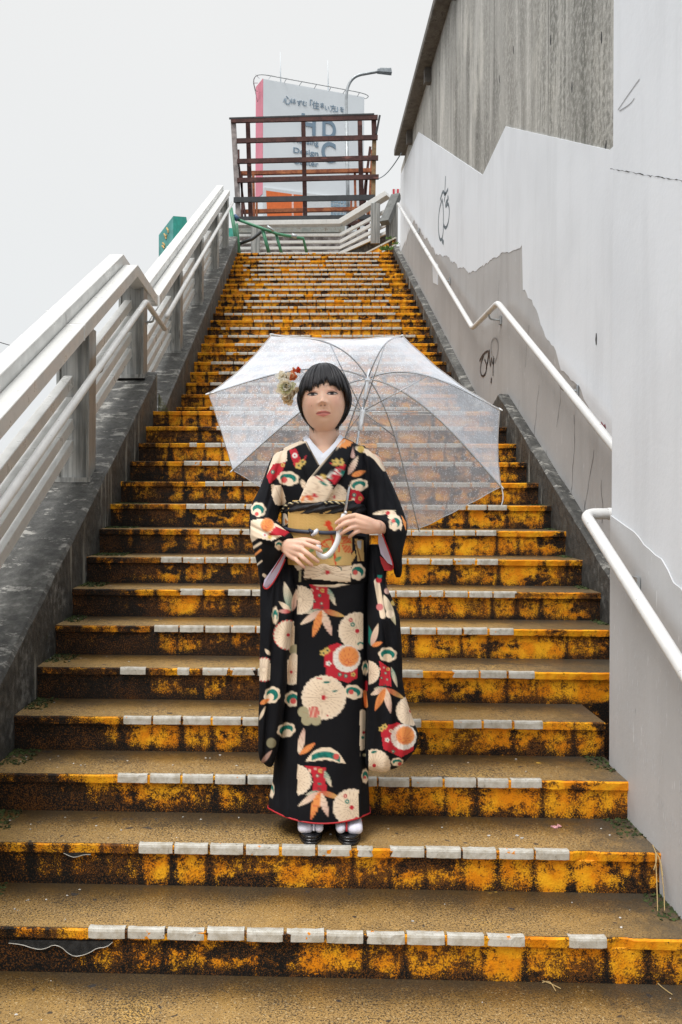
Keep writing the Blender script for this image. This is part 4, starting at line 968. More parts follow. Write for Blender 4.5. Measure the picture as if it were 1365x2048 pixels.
def rowloft(name, rows, mat=MCL, parent=person, nf=90, nb=30, dy=1.8, ex=2.3, disp=None, painter=print_cloth, cap=True, base=BLK, smooth=True, keys=None):
    """rows: (py, pxL, pxR, y_centre, front_depth, back_depth) -> closed loft; disp(px, py, front) pushes cloth outwards (m)"""
    A = np.array(rows, float); py = np.arange(A[0, 0], A[-1, 0]+dy*.5, dy); py[-1] = A[-1, 0]
    def sm(col):   # smooth interpolation
        k = np.interp(py, A[:, 0], A[:, col]); w_ = max(1, int(5/dy)); kk = np.pad(k, w_, mode='edge'); return np.convolve(kk, np.ones(2*w_+1)/(2*w_+1), 'valid')
    xl, xr, yc, df, db = (sm(c) for c in range(1, 6))
    tf = np.linspace(0, math.pi, nf); tb = np.linspace(math.pi, 2*math.pi, nb+1)[1:-1]
    vs = []; N = nf+len(tb)
    for i, y_ in enumerate(py):
        c_ = (xl[i]+xr[i])/2; hw = (xr[i]-xl[i])/2
        for th in list(tf)+list(tb):
            cth, sth = math.cos(th), math.sin(th); fr = th <= math.pi
            u = -math.copysign(abs(cth)**(2/ex), cth); s_ = abs(sth)**(2/ex)
            d = -df[i]*s_ if fr else db[i]*s_
            px = c_+u*hw
            if disp: d += (-1 if fr else 1)*disp(px, y_, fr)*(abs(sth)**.5)
            # the silhouette x is read at the centre depth; keep the metric x when moving in depth
            p = PT(px, y_, yc[i]); vs.append((p[0], yc[i]+d, p[2]))
    fs = []
    for i in range(len(py)-1):
        for k in range(N): fs.append((i*N+k, i*N+(k+1) % N, (i+1)*N+(k+1) % N, (i+1)*N+k))
    if cap: fs.append(tuple(range(N))[::-1]); fs.append(tuple((len(py)-1)*N+k for k in range(N)))
    mb = MB().add(vs, fs); o = mb.build(name, mat, parent, smooth=smooth)
    if painter:
        c = coords(o); px, py_ = proj(c); P = Paint(px, py_, base); painter(P); set_col(o, P.c)
    return o
def fold(px, x0, w_, a): return a*math.exp(-((px-x0)/w_)**2)
def skirt_disp(px, py, fr):
    if not fr: return .004*math.sin(px*.12)
    t = max(0, min(1, (py-1150)/450)); d = 0
    d += .007/(1+math.exp(-(px-(597-1*t))*1.6))*(px < 729)            # front panel lies over the left one
    d += fold(px, 575, 6, .006)*t+fold(px, 560, 4, -.006)*t
    d += fold(px, 732-6*t, 4, -.010)+fold(px, 740, 4, .006)
    d += .0012*math.sin(px*.13+py*.009)*t+.004*mnoise.noise(Vector((px*.035, py*.004, 7)))*t
    d += .0022*mnoise.noise(Vector((px*.03, py*.012, 4)))*3
    return d
hemfun = lambda px: 1612+36*math.exp(-((px-655)/62)**2)
rows_sk = [(1136, 574, 736, 3.05, .088, .10), (1165, 568, 741, 3.05, .092, .11), (1230, 563, 743, 3.06, .098, .12), (1320, 560, 743, 3.06, .098, .115), (1420, 556, 741, 3.06, .098, .11), (1500, 551, 738, 3.06, .100, .11), (1560, 546, 737, 3.06, .105, .12), (1600, 538, 739, 3.06, .112, .125), (1640, 534, 741, 3.06, .115, .13)]
skirt = rowloft('kimono_skirt', rows_sk, nf=120, disp=skirt_disp, cap=False)
# trim the hem to a shallow curve and give it a red edge
co = coords(skirt); px_, py_ = proj(co); lim = np.where(co[:, 1] < 3.07, np.interp(px_, [530, 545, 570, 600, 640, 690, 715, 740], [1612, 1621, 1633, 1642.5, 1648, 1643, 1637, 1626]), 1606)
zlow = np.array([PT(p, l, y)[2] for p, l, y in zip(px_, lim, co[:, 1])]) if False else None
me = skirt.data; bm = bmesh.new(); bm.from_mesh(me); bm.verts.ensure_lookup_table()
dele = [v for v, a, b in zip(bm.verts, py_, lim) if a > b+1.2]; bmesh.ops.delete(bm, geom=dele, context='VERTS')
bed = [e for e in bm.edges if e.is_boundary and e.verts[0].co.z < .5]
bm.to_mesh(me)
loop = {}
for e_ in bed:
    a, b = e_.verts[0].index, e_.verts[1].index; loop.setdefault(a, []).append(b); loop.setdefault(b, []).append(a)
pos = {v.index: v.co.copy() for v in bm.verts}; bm.free()
# hem piping: one smooth closed cord
k0 = min(loop, key=lambda k: pos[k].y); path_ = [k0]; seen = {k0}
while True:
    nx = [k for k in loop[path_[-1]] if k not in seen]
    if not nx: break
    path_.append(nx[0]); seen.add(nx[0])
hp_ = np.array([pos[k] for k in path_]); w_ = 6
kk = np.concatenate([hp_[-w_:], hp_, hp_[:w_]]); sm_ = np.stack([np.convolve(kk[:, c], np.ones(2*w_+1)/(2*w_+1), 'valid') for c in range(3)], 1)
MRED = plain('red_silk_edge', (.45, .012, .02), .5, var=.1)
MB().tube(list(sm_[::4])+[sm_[0]], .0030, 6, cap=False).build('hem_piping', MRED, person, smooth=True)
MIN_ = plain('dark_inner_cloth', (.012, .010, .012), .8)

# bodice
def bod_disp(px, py, fr):
    if not fr: return 0.
    d = .004*mnoise.noise(Vector((px*.05, py*.03, 1)))
    if py > 900: d += fold(px, 560+(py-960)*.2, 6, -.007)+fold(px, 572+(py-960)*.15, 5, .004)+fold(px, 728, 5, -.009)+fold(px, 722+(py-960)*.05, 4, .004)
    return d
rows_b = [(874, 622, 684, 3.06, .055, .06), (880, 606, 700, 3.06, .062, .07), (890, 580, 716, 3.06, .072, .08), (900, 562, 738, 3.06, .080, .085), (915, 548, 754, 3.055, .088, .09), (935, 541, 762, 3.05, .093, .095), (975, 545, 756, 3.05, .100, .10), (1010, 560, 742, 3.05, .100, .10), (1040, 566, 738, 3.05, .096, .10), (1140, 568, 740, 3.05, .095, .10)]
bodice = rowloft('kimono_bodice', rows_b, nf=110, disp=bod_disp, cap=False)
bm = bmesh.new(); bm.from_mesh(bodice.data); bm.verts.ensure_lookup_table(); co = coords(bodice); px_, py_ = proj(co)      # open neck
bmesh.ops.delete(bm, geom=[v for v, a, b, c in zip(bm.verts, px_, py_, co) if c[1] < 3.06 and b < 922-abs(a-647)*1.02], context='VERTS'); bm.to_mesh(bodice.data); bm.free()
def surf_y(px, py, rows, disp=None, ex=2.3):
    A = np.array(rows); xl, xr, yc, df = (np.interp(py, A[:, 0], A[:, k]) for k in (1, 2, 3, 4))
    u = min(.999, abs((px-(xl+xr)/2)/((xr-xl)/2))); s_ = (1-u**ex)**(1/ex); return yc-df*s_
def front(px, py, rows=rows_b, off=.004):
    """point on the cloth front seen at that place; solves for the depth"""
    Y = 2.97
    for _ in range(8):
        p = PT(px, py, Y); A = np.array(rows)
        # metric x of p against metric silhouette at the centre depth
        xl, xr, yc, df = (np.interp(py, A[:, 0], A[:, k]) for k in (1, 2, 3, 4))
        a = PT(xl, py, yc)[0]; b = PT(xr, py, yc)[0]; u = min(.995, abs((p[0]-(a+b)/2)/((b-a)/2))); Y = yc-df*(1-u**2.3)**(1/2.3)-off
    return PT(px, py, Y)
def patch(name, left, right, rows, mat, off=.006, thick=.005, n=60, m=10, painter=print_cloth, base=BLK, bulge=.004, parent=person):
    """cloth band between two pixel polylines lying on the body front, with its own thickness"""
    def res(P, n):
        P = np.array(P, float); d = np.r_[0, np.cumsum(np.hypot(*np.diff(P, axis=0).T))]; t = np.linspace(0, d[-1], n); return np.stack([np.interp(t, d, P[:, 0]), np.interp(t, d, P[:, 1])], 1)
    A = res(left, n); B = res(right, n); top = []; 
    for i in range(n):
        for j in range(m):
            t = j/(m-1); q = A[i]*(1-t)+B[i]*t; p = front(q[0], q[1], rows, off+bulge*(1-(2*t-1)**4)); top.append(p)
    bot = [np.array([p[0], p[1]+thick+.012, p[2]]) for p in top]; K = n*m; fs = []
    for i in range(n-1):
        for j in range(m-1):
            a = i*m+j; fs.append((a, a+1, a+m+1, a+m)); fs.append((K+a, K+a+m, K+a+m+1, K+a+1))
    for i in range(n-1):
        for j in (0, m-1): a = i*m+j; fs.append((a, a+m, K+a+m, K+a))
    for j in range(m-1):
        for i in (0, n-1): a = i*m+j; fs.append((a, a+1, K+a+1, K+a))
    o = MB().add(top+bot, fs).build(name, mat, parent, smooth=True)
    if painter: c = coords(o); px, py = proj(c); P = Paint(px, py, base); painter(P); set_col(o, P.c)
    return o
def pr_under(p):      # wearer's right collar band, seen left
    p.poly([(579, 899), (592, 897), (603, 920), (606, 942), (592, 936), (583, 915)], RED); p.dot(590, 911, 5, WHT, RED); p.plum(598, 931, 8); p.plum(606, 924, 7); p.line([(612, 912), (609, 920)], 2.4, RED); p.line([(596, 886), (612, 880)], 9, CRM*.9)
    p.line([(612, 884), (638, 929)], 1.8, CRM*.8)
def pr_over(p):
    p.box(); p.poly([(672, 893), (683, 876), (706, 884), (700, 892), (690, 896)], ORG); p.line([(676, 889), (690, 885)], .9, DCR)
    p.plum(672, 925, 8); p.plum(682, 925, 8); p.line([(660, 926), (664, 928)], 3, RED)
    p.poly([(672, 935), (695, 927), (688, 945), (670, 970), (655, 957)], RED); p.plum(672, 944, 6, WHT, RED); p.plum(662, 956, 4, PNK, GRN); p.line([(674, 934), (656, 955)], 1.2, WHT)
    for k in range(4): p.leaf(684, 955, 680+k*5, 938, 4, GRN if k % 2 else WHT, DGR)
    p.box(590, 672, 945, 1008); p.chrys(630, 991, 40, n=26); p.leaf(640, 962, 655, 972, 6, GRN, DGR); p.line([(634, 955), (648, 962)], 2.6, RED); p.plum(648, 953, 6, YEL, RED); p.leaf(612, 993, 600, 1004, 8, ORG, RED); p.leaf(628, 1000, 610, 990, 10, ORG, RED, RED)
    p.box(); p.line([(690, 880), (643, 928), (598, 985)], 2.2, CRM*.8)
MSILK = plain('white_under_collar', (.74, .77, .84), .6, var=.05)
patch('under_collar', [(605, 876), (622, 905), (636, 930), (646, 945)], [(615, 870), (627, 886), (640, 900), (650, 910)], rows_b, MSILK, .002, .004, painter=None)
patch('under_collar', [(680, 868), (670, 884), (658, 897), (643, 910)], [(693, 878), (676, 897), (655, 920), (640, 938)], rows_b, MSILK, .006, .004, painter=None)
patch('kimono_collar', [(596, 884), (602, 915), (612, 950), (626, 990)], [(613, 882), (627, 908), (640, 931), (652, 960)], rows_b, MCL, .008, .006, painter=pr_under)
patch('kimono_collar', [(688, 875), (668, 900), (640, 931), (616, 960), (596, 1006)], [(708, 884), (700, 915), (688, 950), (668, 978), (652, 1006)], rows_b, MCL, .014, .006, painter=pr_over)

# obi and its trimmings
rows_o = [(1000, 566, 734, 3.05, .108, .11), (1016, 563, 736, 3.05, .112, .115), (1070, 563, 737, 3.05, .114, .12), (1126, 566, 737, 3.05, .110, .115)]
def pr_obi(p):
    GLD = np.array((.62, .40, .14)); p.c[:] = GLD
    n_ = (np.sin(p.x*1.9)*np.sin(p.y*2.3) > .2); p.put(n_*.22, np.array((.38, .22, .05)))
    p.put(np.clip((p.y-1085)/30, 0, 1)*.4, np.array((.74, .56, .26)))
    RO = np.array((.66, .06, .02))
    p.box(y0=1066); p.poly([(565, 1066), (600, 1066), (600, 1130), (565, 1130)], GLD*.9)
    p.box(); p.line([(655, 1046), (660, 1062), (666, 1080), (672, 1128)], 4, RO); p.dot(657, 1047, 6, RO); p.dot(652, 1050, 3, RO); p.line([(658, 1050), (664, 1058)], 6, RO)
    th = np.arctan2(p.y-1098, p.x-660); rr = np.hypot(p.x-660, p.y-1098); p.put(p.edge(np.abs(rr-19)-1.7)*(p.y < 1105), RO)
    for a in (2.2, 2.7, 3.6): p.line([(660, 1098), (660+19*math.cos(a), 1098-19*math.sin(a)*1)], 2.4, RO)
    for k in range(6): p.line([(683+k*3, 1072+k*.4), (688+k*3, 1084+k*.4)], 1.6, RO); p.line([(685+k*3, 1090+k*.4), (690+k*3, 1104+k*.4)], 1.6, RO)
    p.line([(683, 1087), (702, 1084)], 2, RO)
    for q in ((652, 1100), (640, 1110), (662, 1112), (625, 1100), (677, 1118)): p.leaf(q[0]-7, q[1]+4, q[0]+7, q[1]-5, 8, np.array((.18, .33, .14)), GRN)
    p.box(x0=704); p.c[(p.x > 704)] = BLK*1.2; p.poly([(709, 1077), (727, 1080), (729, 1124), (716, 1124)], np.array((.55, .38, .16))); p.poly([(714, 1080), (724, 1082), (722, 1100), (716, 1094)], np.array((.50, .54, .60))); p.line([(711, 1082), (722, 1122)], 2.5, np.array((.20, .09, .03)))
    p.box(x0=700); p.poly([(703, 1112), (709, 1100), (712, 1112), (703, 1126)], GLD)
    p.box(x1=577); p.c[p.x < 576] = BLK; p.poly([(567, 1022), (574, 1030), (578, 1046), (568, 1052)], CRM*.9); p.line([(567, 1022), (566, 1058)], 2, WHT); p.poly([(570, 1036), (577, 1044), (571, 1050)], ORG*.7)
    p.box()
MOBI = cloth_material('gold_brocade', rough=.42)
obi = rowloft('obi', rows_o, mat=MOBI, nf=120, painter=pr_obi, disp=lambda px, py, fr: .003*math.exp(-((py-1066)/6)**2)*-1+(.004 if abs(px-577) < 3 else 0))
# folded hip tuck below the obi
rows_t = [(1112, 566, 737, 3.05, .104, .11), (1130, 568, 738, 3.05, .110, .115), (1150, 572, 739, 3.05, .111, .115), (1158, 573, 739, 3.05, .108, .112), (1163, 573, 739, 3.05, .098, .105)]
def pr_tuck(p):
    p.poly([(612, 1118), (704, 1122), (701, 1163), (694, 1165), (608, 1156)], CRM)
    for a in np.linspace(.15, 3.0, 13): p.line([(655, 1146), (655+60*math.cos(a), 1146-60*math.sin(a))], .9, DCR); 
    for a in (3.3, 3.6, 5.9, 6.15): p.line([(655, 1146), (655+50*math.cos(a), 1146-50*math.sin(a)*.6)], .9, DCR)
    p.dot(655, 1145, 4.5, RED); p.line([(674, 1131), (682, 1136), (683, 1140)], 2, DGR); p.line([(644, 1141), (650, 1137)], 1.2, OLV)
    p.box(x0=702.5); p.pine(716, 1144, 15, 16, .1, (711, 1145, 5)); p.box(560, 608, 1110, 1165); p.poly([(588, 1130), (606, 1126), (607, 1136), (596, 1142)], CRM*.8); p.line([(601, 1142), (600, 1163)], 4, OLV); p.box()
rowloft('hip_tuck', rows_t, nf=110, painter=pr_tuck, disp=lambda px, py, fr: .003*math.sin(px*.09))
# black silk sash and its two-tone cord along the top of the obi
rows_s = [(1001, 572, 728, 3.05, .108, .11), (1006, 566, 732, 3.05, .118, .12), (1013, 563, 736, 3.05, .122, .122), (1021, 562, 737, 3.05, .116, .118), (1026, 563, 737, 3.05, .108, .11)]
MSASH = plain('black_crinkled_sash', (.012, .012, .016), .55, var=.3, scale=40, bump=.5)
rowloft('sash', rows_s, mat=MSASH, painter=None, disp=lambda px, py, fr: .004*math.sin(px*.13+py*.5)+fold(px, 640, 7, .006)+.002*math.sin(px*.5+py))
MCORD1 = plain('cream_cord', (.55, .48, .30), .6); MCORD2 = plain('black_cord', (.015, .015, .02), .6)
for (P0, ph) in (([(564, 1024), (566, 1016), (574, 1009), (588, 1005), (602, 1004)], 0), ([(650, 1006), (664, 1004), (680, 1006), (694, 1008)], 1)):
    Q = chaikin([front(x, y, rows_s, .006) for x, y in P0], 3); 
    for s_, mm in ((0, MCORD1), (math.pi, MCORD2)):
        pts = [q+np.array([0, math.cos(i*.9+s_), math.sin(i*.9+s_)])*.0025 for i, q in enumerate(Q)]; MB().tube(pts, .0028, 6).build('cord', mm, person, smooth=True)
def on_obi(px, py, off): return front(px, py, rows_o, off)
MNAVY = plain('navy_cord', (.035, .045, .075), .45)
for (P0, r_) in (([(570, 1057), (585, 1061), (605, 1063), (620, 1064)], .0065), ([(638, 1065), (655, 1066), (680, 1065), (705, 1066), (730, 1070)], .0065), ([(700, 1060), (716, 1063), (733, 1064)], .006)):
    MB().tube(chaikin([on_obi(x, y, .006) for x, y in P0], 2), r_, 10).build('obi_cord', MNAVY, person, smooth=True)
MB().tube([on_obi(618, 1059, .008), on_obi(627, 1064, .012), on_obi(622, 1071, .008)], .007, 8, rs=[.004, .008, .003]).build('cord_knot', MNAVY, person, smooth=True)
MB().tube([on_obi(624, 1071, .010), on_obi(632, 1064, .014), on_obi(636, 1059, .010)], .006, 8, rs=[.005, .008, .005]).build('cord_knot', MSILK, person, smooth=True)

# sleeves
def sl_disp(px, py, fr): return (.006*mnoise.noise(Vector((px*.05, py*.018, 9)))+.004*math.sin(px*.20+py*.02))*(1 if fr else .5)
rows_L = [(896, 570, 584, 3.05, .03, .04), (906, 552, 586, 3.05, .05, .06), (920, 541, 588, 3.05, .065, .07), (945, 532, 582, 3.05, .075, .075), (975, 521, 572, 3.05, .082, .08), (1000, 508, 566, 3.045, .086, .08), (1022, 500, 560, 3.035, .090, .08), (1040, 500, 556, 3.02, .09, .08)]
rowloft('sleeve_shoulder', rows_L, nf=60, disp=lambda px, py, fr: sl_disp(px, py, fr)+fold(px, 552-(py-960)*.3, 5, -.010))
rows_LF = [(1030, 502, 540, 3.01, .07, .07), (1040, 499, 552, 3.00, .085, .07), (1055, 499, 570, 2.99, .09, .06), (1066, 500, 582, 2.98, .085, .055), (1077, 502, 590, 2.975, .080, .05), (1083, 504, 576, 2.975, .075, .05), (1095, 507, 570, 2.975, .07, .05), (1108, 510, 567, 2.975, .065, .05), (1125, 514, 556, 2.975, .055, .05), (1145, 518, 544, 2.975, .045, .045), (1160, 521, 535, 2.975, .035, .04), (1174, 525, 529, 2.975, .01, .02)]
rowloft('sleeve_forearm', rows_LF, nf=70, disp=lambda px, py, fr: sl_disp(px, py, fr)*.7+(fold(py, 1058+(px-520)*.45, 4, -.008)+fold(py, 1074+(px-520)*.35, 4, .004) if fr else 0))
rows_LH = [(1085, 506, 575, 3.03, .02, .05), (1120, 514, 592, 3.03, .05, .06), (1170, 521, 594, 3.02, .075, .05), (1230, 521, 588, 3.01, .075, .045), (1300, 520, 582, 3.005, .070, .045), (1380, 519, 574, 3.0, .066, .045), (1450, 517, 566, 3.0, .060, .045), (1500, 517, 556, 3.0, .052, .045), (1518, 520, 551, 3.0, .042, .04), (1528, 528, 547, 3.0, .028, .03), (1531, 534, 545, 3.0, .01, .015)]
rowloft('sleeve_drape', rows_LH, nf=70, disp=lambda px, py, fr: sl_disp(px, py, fr)*1.2+(fold(px, 548-(py-1250)*.07, 4, -.012) if fr else 0))
rows_R = [(892, 714, 728, 3.05, .03, .04), (904, 716, 742, 3.05, .05, .06), (920, 716, 760, 3.05, .065, .07), (945, 722, 773, 3.05, .075, .075), (975, 728, 787, 3.05, .085, .08), (1005, 730, 800, 3.04, .092, .08), (1030, 733, 809, 3.03, .094, .08), (1046, 738, 813, 3.02, .09, .08)]
rowloft('sleeve_shoulder', rows_R, nf=60, disp=lambda px, py, fr: sl_disp(px, py, fr)+fold(px, 742+(py-960)*.1, 5, -.008)+fold(px, 765+(py-960)*.2, 5, .005))
rows_RF = [(1026, 742, 800, 3.0, .06, .07), (1036, 739, 811, 2.99, .085, .07), (1049, 756, 814, 2.985, .09, .065), (1062, 763, 814, 2.98, .09, .06), (1076, 768, 811, 2.98, .085, .06), (1095, 774, 806, 2.98, .08, .06), (1115, 781, 803, 2.98, .07, .055), (1135, 787, 804, 2.98, .055, .05), (1150, 790, 803, 2.98, .03, .04), (1154, 793, 800, 2.98, .01, .02)]
rowloft('sleeve_forearm', rows_RF, nf=70, disp=lambda px, py, fr: sl_disp(px, py, fr)*.7)
rows_RH = [(1090, 738, 790, 3.05, .02, .05), (1120, 736, 775, 3.04, .055, .06), (1164, 735, 770, 3.02, .075, .055), (1206, 735, 789, 3.01, .078, .05), (1233, 735, 799, 3.0, .076, .05), (1289, 735, 804, 3.0, .073, .05), (1359, 735, 805, 3.0, .07, .05), (1392, 734, 811, 3.0, .068, .05), (1434, 733, 825, 3.0, .065, .05), (1465, 732, 837, 3.0, .062, .05), (1492, 731, 834, 3.0, .058, .048), (1512, 730, 820, 3.0, .052, .045), (1528, 731, 803, 3.0, .042, .04), (1538, 738, 785, 3.0, .025, .03), (1541, 746, 774, 3.0, .008, .015)]
rowloft('sleeve_drape', rows_RH, nf=90, disp=lambda px, py, fr: sl_disp(px, py, fr)*1.2+(fold(px, 752+(py-1150)*.13, 5, -.010)+fold(px, 778+(py-1250)*.09, 5, .006) if fr else 0))
# sleeve linings: lilac silk seen in the openings, with red edging
MLIL = plain('lilac_lining', (.60, .55, .72), .6, var=.1)
def sheetpoly(name, pts, Y, mat, th=.003, dy=0):
    P = [PT(x, y, Y+(d if len(q) > 2 else 0)) for q in pts for (x, y, d) in [(q[0], q[1], q[2] if len(q) > 2 else 0)]]; n = len(P)
    vs = P+[p+np.array([0, th, 0]) for p in P]; return MB().add(vs, [tuple(range(n)), tuple(range(n, 2*n))[::-1]]+[(i, (i+1) % n, n+(i+1) % n, n+i) for i in range(n)]).build(name, mat, person)
sheetpoly('sleeve_lining', [(570, 1100, -.01), (572, 1112), (560, 1140), (545, 1166), (534, 1178), (527, 1172, -.01), (529, 1160, -.01), (552, 1128, -.01)], 2.945, MLIL)
rpL = [(577, 1082), (571, 1087), (569, 1104), (559, 1122), (543, 1145), (528, 1166), (527, 1176), (535, 1179), (547, 1166), (561, 1141), (571, 1118)]
MB().tube(chaikin([PT(x, y, 2.938-(.012 if i < 3 else 0)) for i, (x, y) in enumerate(rpL)], 2), .0024, 6).build('sleeve_edging', MRED, person, smooth=True)
sheetpoly('sleeve_lining', [(758, 1062), (768, 1078, -.012), (780, 1110, -.012), (788, 1132, -.012), (776, 1126), (762, 1108), (757, 1085)], 2.952, MLIL)
sheetpoly('sleeve_lining', [(760, 1112), (778, 1124), (788, 1134), (785, 1141), (769, 1140), (763, 1126)], 2.958, MRED)
rpR = [(738, 1036), (750, 1041), (760, 1050), (768, 1076), (779, 1104), (788, 1131), (785, 1141), (769, 1140)]
MB().tube(chaikin([PT(x, y, y2) for (x, y), y2 in zip(rpR, (2.93, 2.905, 2.905, 2.925, 2.93, 2.935, 2.95, 2.955))], 2), .0026, 6).build('sleeve_edging', MRED, person, smooth=True)

# ---------------------------------------------------------------- body (one remeshed surface)
HC = PT(647, 798.5, 3.035)                     # head centre
HM = Matrix.Rotation(R(-2.0), 3, 'Y') @ Matrix.Rotation(R(-7.5), 3, 'X') @ Matrix.Rotation(R(-3), 3, 'Z')
def head_w(l):      # local (x right, y towards us, z up) -> world
    v = HM @ Vector((l[0], -l[1], l[2])); return np.array([HC[0]+v.x, HC[1]+v.y, HC[2]+v.z])
def gs(x, s_): return np.exp(-(x/s_)**2)
def head_shape(U, V):
    """U azimuth (0 = face), V elevation"""
    cx = np.where(V < 0, np.abs(np.cos(V))**.74, np.cos(V))*np.sin(U); cy = np.cos(V)*np.cos(U); cz = np.sin(V)
    z = np.where(cz > 0, cz*.112, cz*.108)
    wz = np.interp(z, [-.108, -.100, -.088, -.070, -.050, -.02, .03, .07, .112], [.90, .90, .915, .945, .985, 1.0, 1.0, 1.0, 1.0])
    x = .0755*np.sign(cx)*np.abs(cx)**.94*wz*np.where(z < -.04, 1.0, 1)
    yf = np.interp(z, [-.108, -.09, -.06, -.03, 0, .03, .07, .112], [.93, .97, .985, .985, .975, 1.0, .99, .9])
    y = np.where(cy > 0, cy*.088*yf, cy*.092)
    y = np.where((cy < 0) & (z < 0), y*(1+z*4.2), y)
    f = cy > 0
    d = .0
    zn = np.clip((.012-z)/.050, 0, 1)
    d = d+.0115*gs(x, .0080)*np.clip((.008-z)/.042, 0, 1)**1.2*(z > -.034)
    d = d+.0095*gs(x, .0092)*gs(z+.029, .0078)+.0055*(gs(x-.0118, .0058)+gs(x+.0118, .0058))*gs(z+.032, .0060)
    d = d-.006*(gs(x-.0062, .0032)+gs(x+.0062, .0032))*gs(z+.0395, .0028)
    d = d-.0052*(gs(x-.032, .016)+gs(x+.032, .016))*gs(z-.001, .0095)
    d = d+.0030*(gs(x-.032, .014)+gs(x+.032, .014))*gs(z-.0105, .0045)+.0012*(gs(x-.032, .012)+gs(x+.032, .012))*gs(z+.010, .003)
    d = d+.0030*(gs(x-.030, .018)+gs(x+.030, .018))*gs(z-.028, .006)
    d = d+.0045*gs(x, .017)*gs(z+.0585, .0042)+.0058*gs(x, .0140)*gs(z+.0675, .0046)-.0040*gs(x, .020)*gs(z+.0628, .0014)
    d = d-.0018*gs(x, .003)*gs(z+.050, .006)-.0040*gs(x, .016)*gs(z+.0765, .0040)
    d = d+.0070*gs(x, .016)*gs(z+.094, .010)-.0016*(gs(x-.0215-(-.035-z)*.25, .0035)+gs(x+.0215+(-.035-z)*.25, .0035))*gs(z+.046, .012)
    d = d+.0030*(gs(x-.042, .018)+gs(x+.042, .018))*gs(z+.030, .020)
    y = y+np.where(f, d*np.clip(cy*3, 0, 1), 0)
    return x, y, z
nu, nv = 260, 200
Ug, Vg = np.meshgrid(np.linspace(-math.pi, math.pi, nu, endpoint=False), np.linspace(-math.pi/2, math.pi/2, nv+2)[1:-1])
# concentrate columns on the face
Ug = Ug-.35*np.sin(Ug)
x, y, z = head_shape(Ug, Vg)
body = MB()
hv = [head_w(q) for q in zip(x.ravel(), y.ravel(), z.ravel())]
fs = []
for i in range(nv-1):
    for j in range(nu): a = i*nu+j; b = i*nu+(j+1) % nu; fs.append((a, b, b+nu, a+nu))
body.add(hv, fs+[tuple(range(nu))[::-1], tuple((nv-1)*nu+k for k in range(nu))])
def capsule(mb, pts, rs, n=14, sub=3):
    """tapered rounded limb through pts"""
    P = [np.array(p, float) for p in pts]; Q = []; RR = []
    for i in range(len(P)-1):
        for k in range(sub): t = k/sub; Q.append(P[i]*(1-t)+P[i+1]*t); RR.append(rs[i]*(1-t)+rs[i+1]*t)
    Q.append(P[-1]); RR.append(rs[-1])
    if len(P) > 2:
        for _ in range(2):
            Q = [Q[0]]+[(Q[i-1]+Q[i]*2+Q[i+1])/4 for i in range(1, len(Q)-1)]+[Q[-1]]
    d0 = Q[0]-Q[1]; d0 /= np.linalg.norm(d0); d1 = Q[-1]-Q[-2]; d1 /= np.linalg.norm(d1); A = []; RA = []
    for a in (85, 65, 40, 18): A.append(Q[0]+d0*RR[0]*math.sin(R(a))); RA.append(RR[0]*math.cos(R(a)))
    Bq = []; RB = []
    for a in (18, 40, 65, 85): Bq.append(Q[-1]+d1*RR[-1]*math.sin(R(a))); RB.append(RR[-1]*math.cos(R(a)))
    return mb.tube(A+Q+Bq, 1, n, True, RA+RR+RB)
# neck, torso, arms, legs
nk = [PT(648, 835, 3.085), PT(649, 868, 3.075), PT(651, 905, 3.07)]
capsule(body, nk, [.050, .051, .060], 28)
for sx in (-1, 1): capsule(body, [PT(650+sx*8, 890, 3.07), PT(650+sx*50, 915, 3.07), PT(652+sx*80, 935, 3.07)], [.040, .030, .036], 20)
capsule(body, [PT(652, 930, 3.05), PT(652, 1010, 3.05), PT(652, 1100, 3.06), PT(652, 1150, 3.06)], [.075, .072, .070, .080], 24)
for sx in (-1, 1): capsule(body, [PT(652+sx*24, 1140, 3.06), PT(652+sx*22, 1400, 3.06), PT(652+sx*32, 1600, 3.06)], [.062, .045, .034], 20)
capsule(body, [PT(563, 930, 3.06), PT(526, 1040, 3.02), PT(567, 1092, 2.945), PT(580, 1092, 2.93)], [.04, .034, .024, .0235], 18)
capsule(body, [PT(742, 930, 3.06), PT(790, 1040, 3.02), PT(764, 1056, 2.93), PT(750, 1052, 2.905)], [.04, .034, .024, .0215], 18)
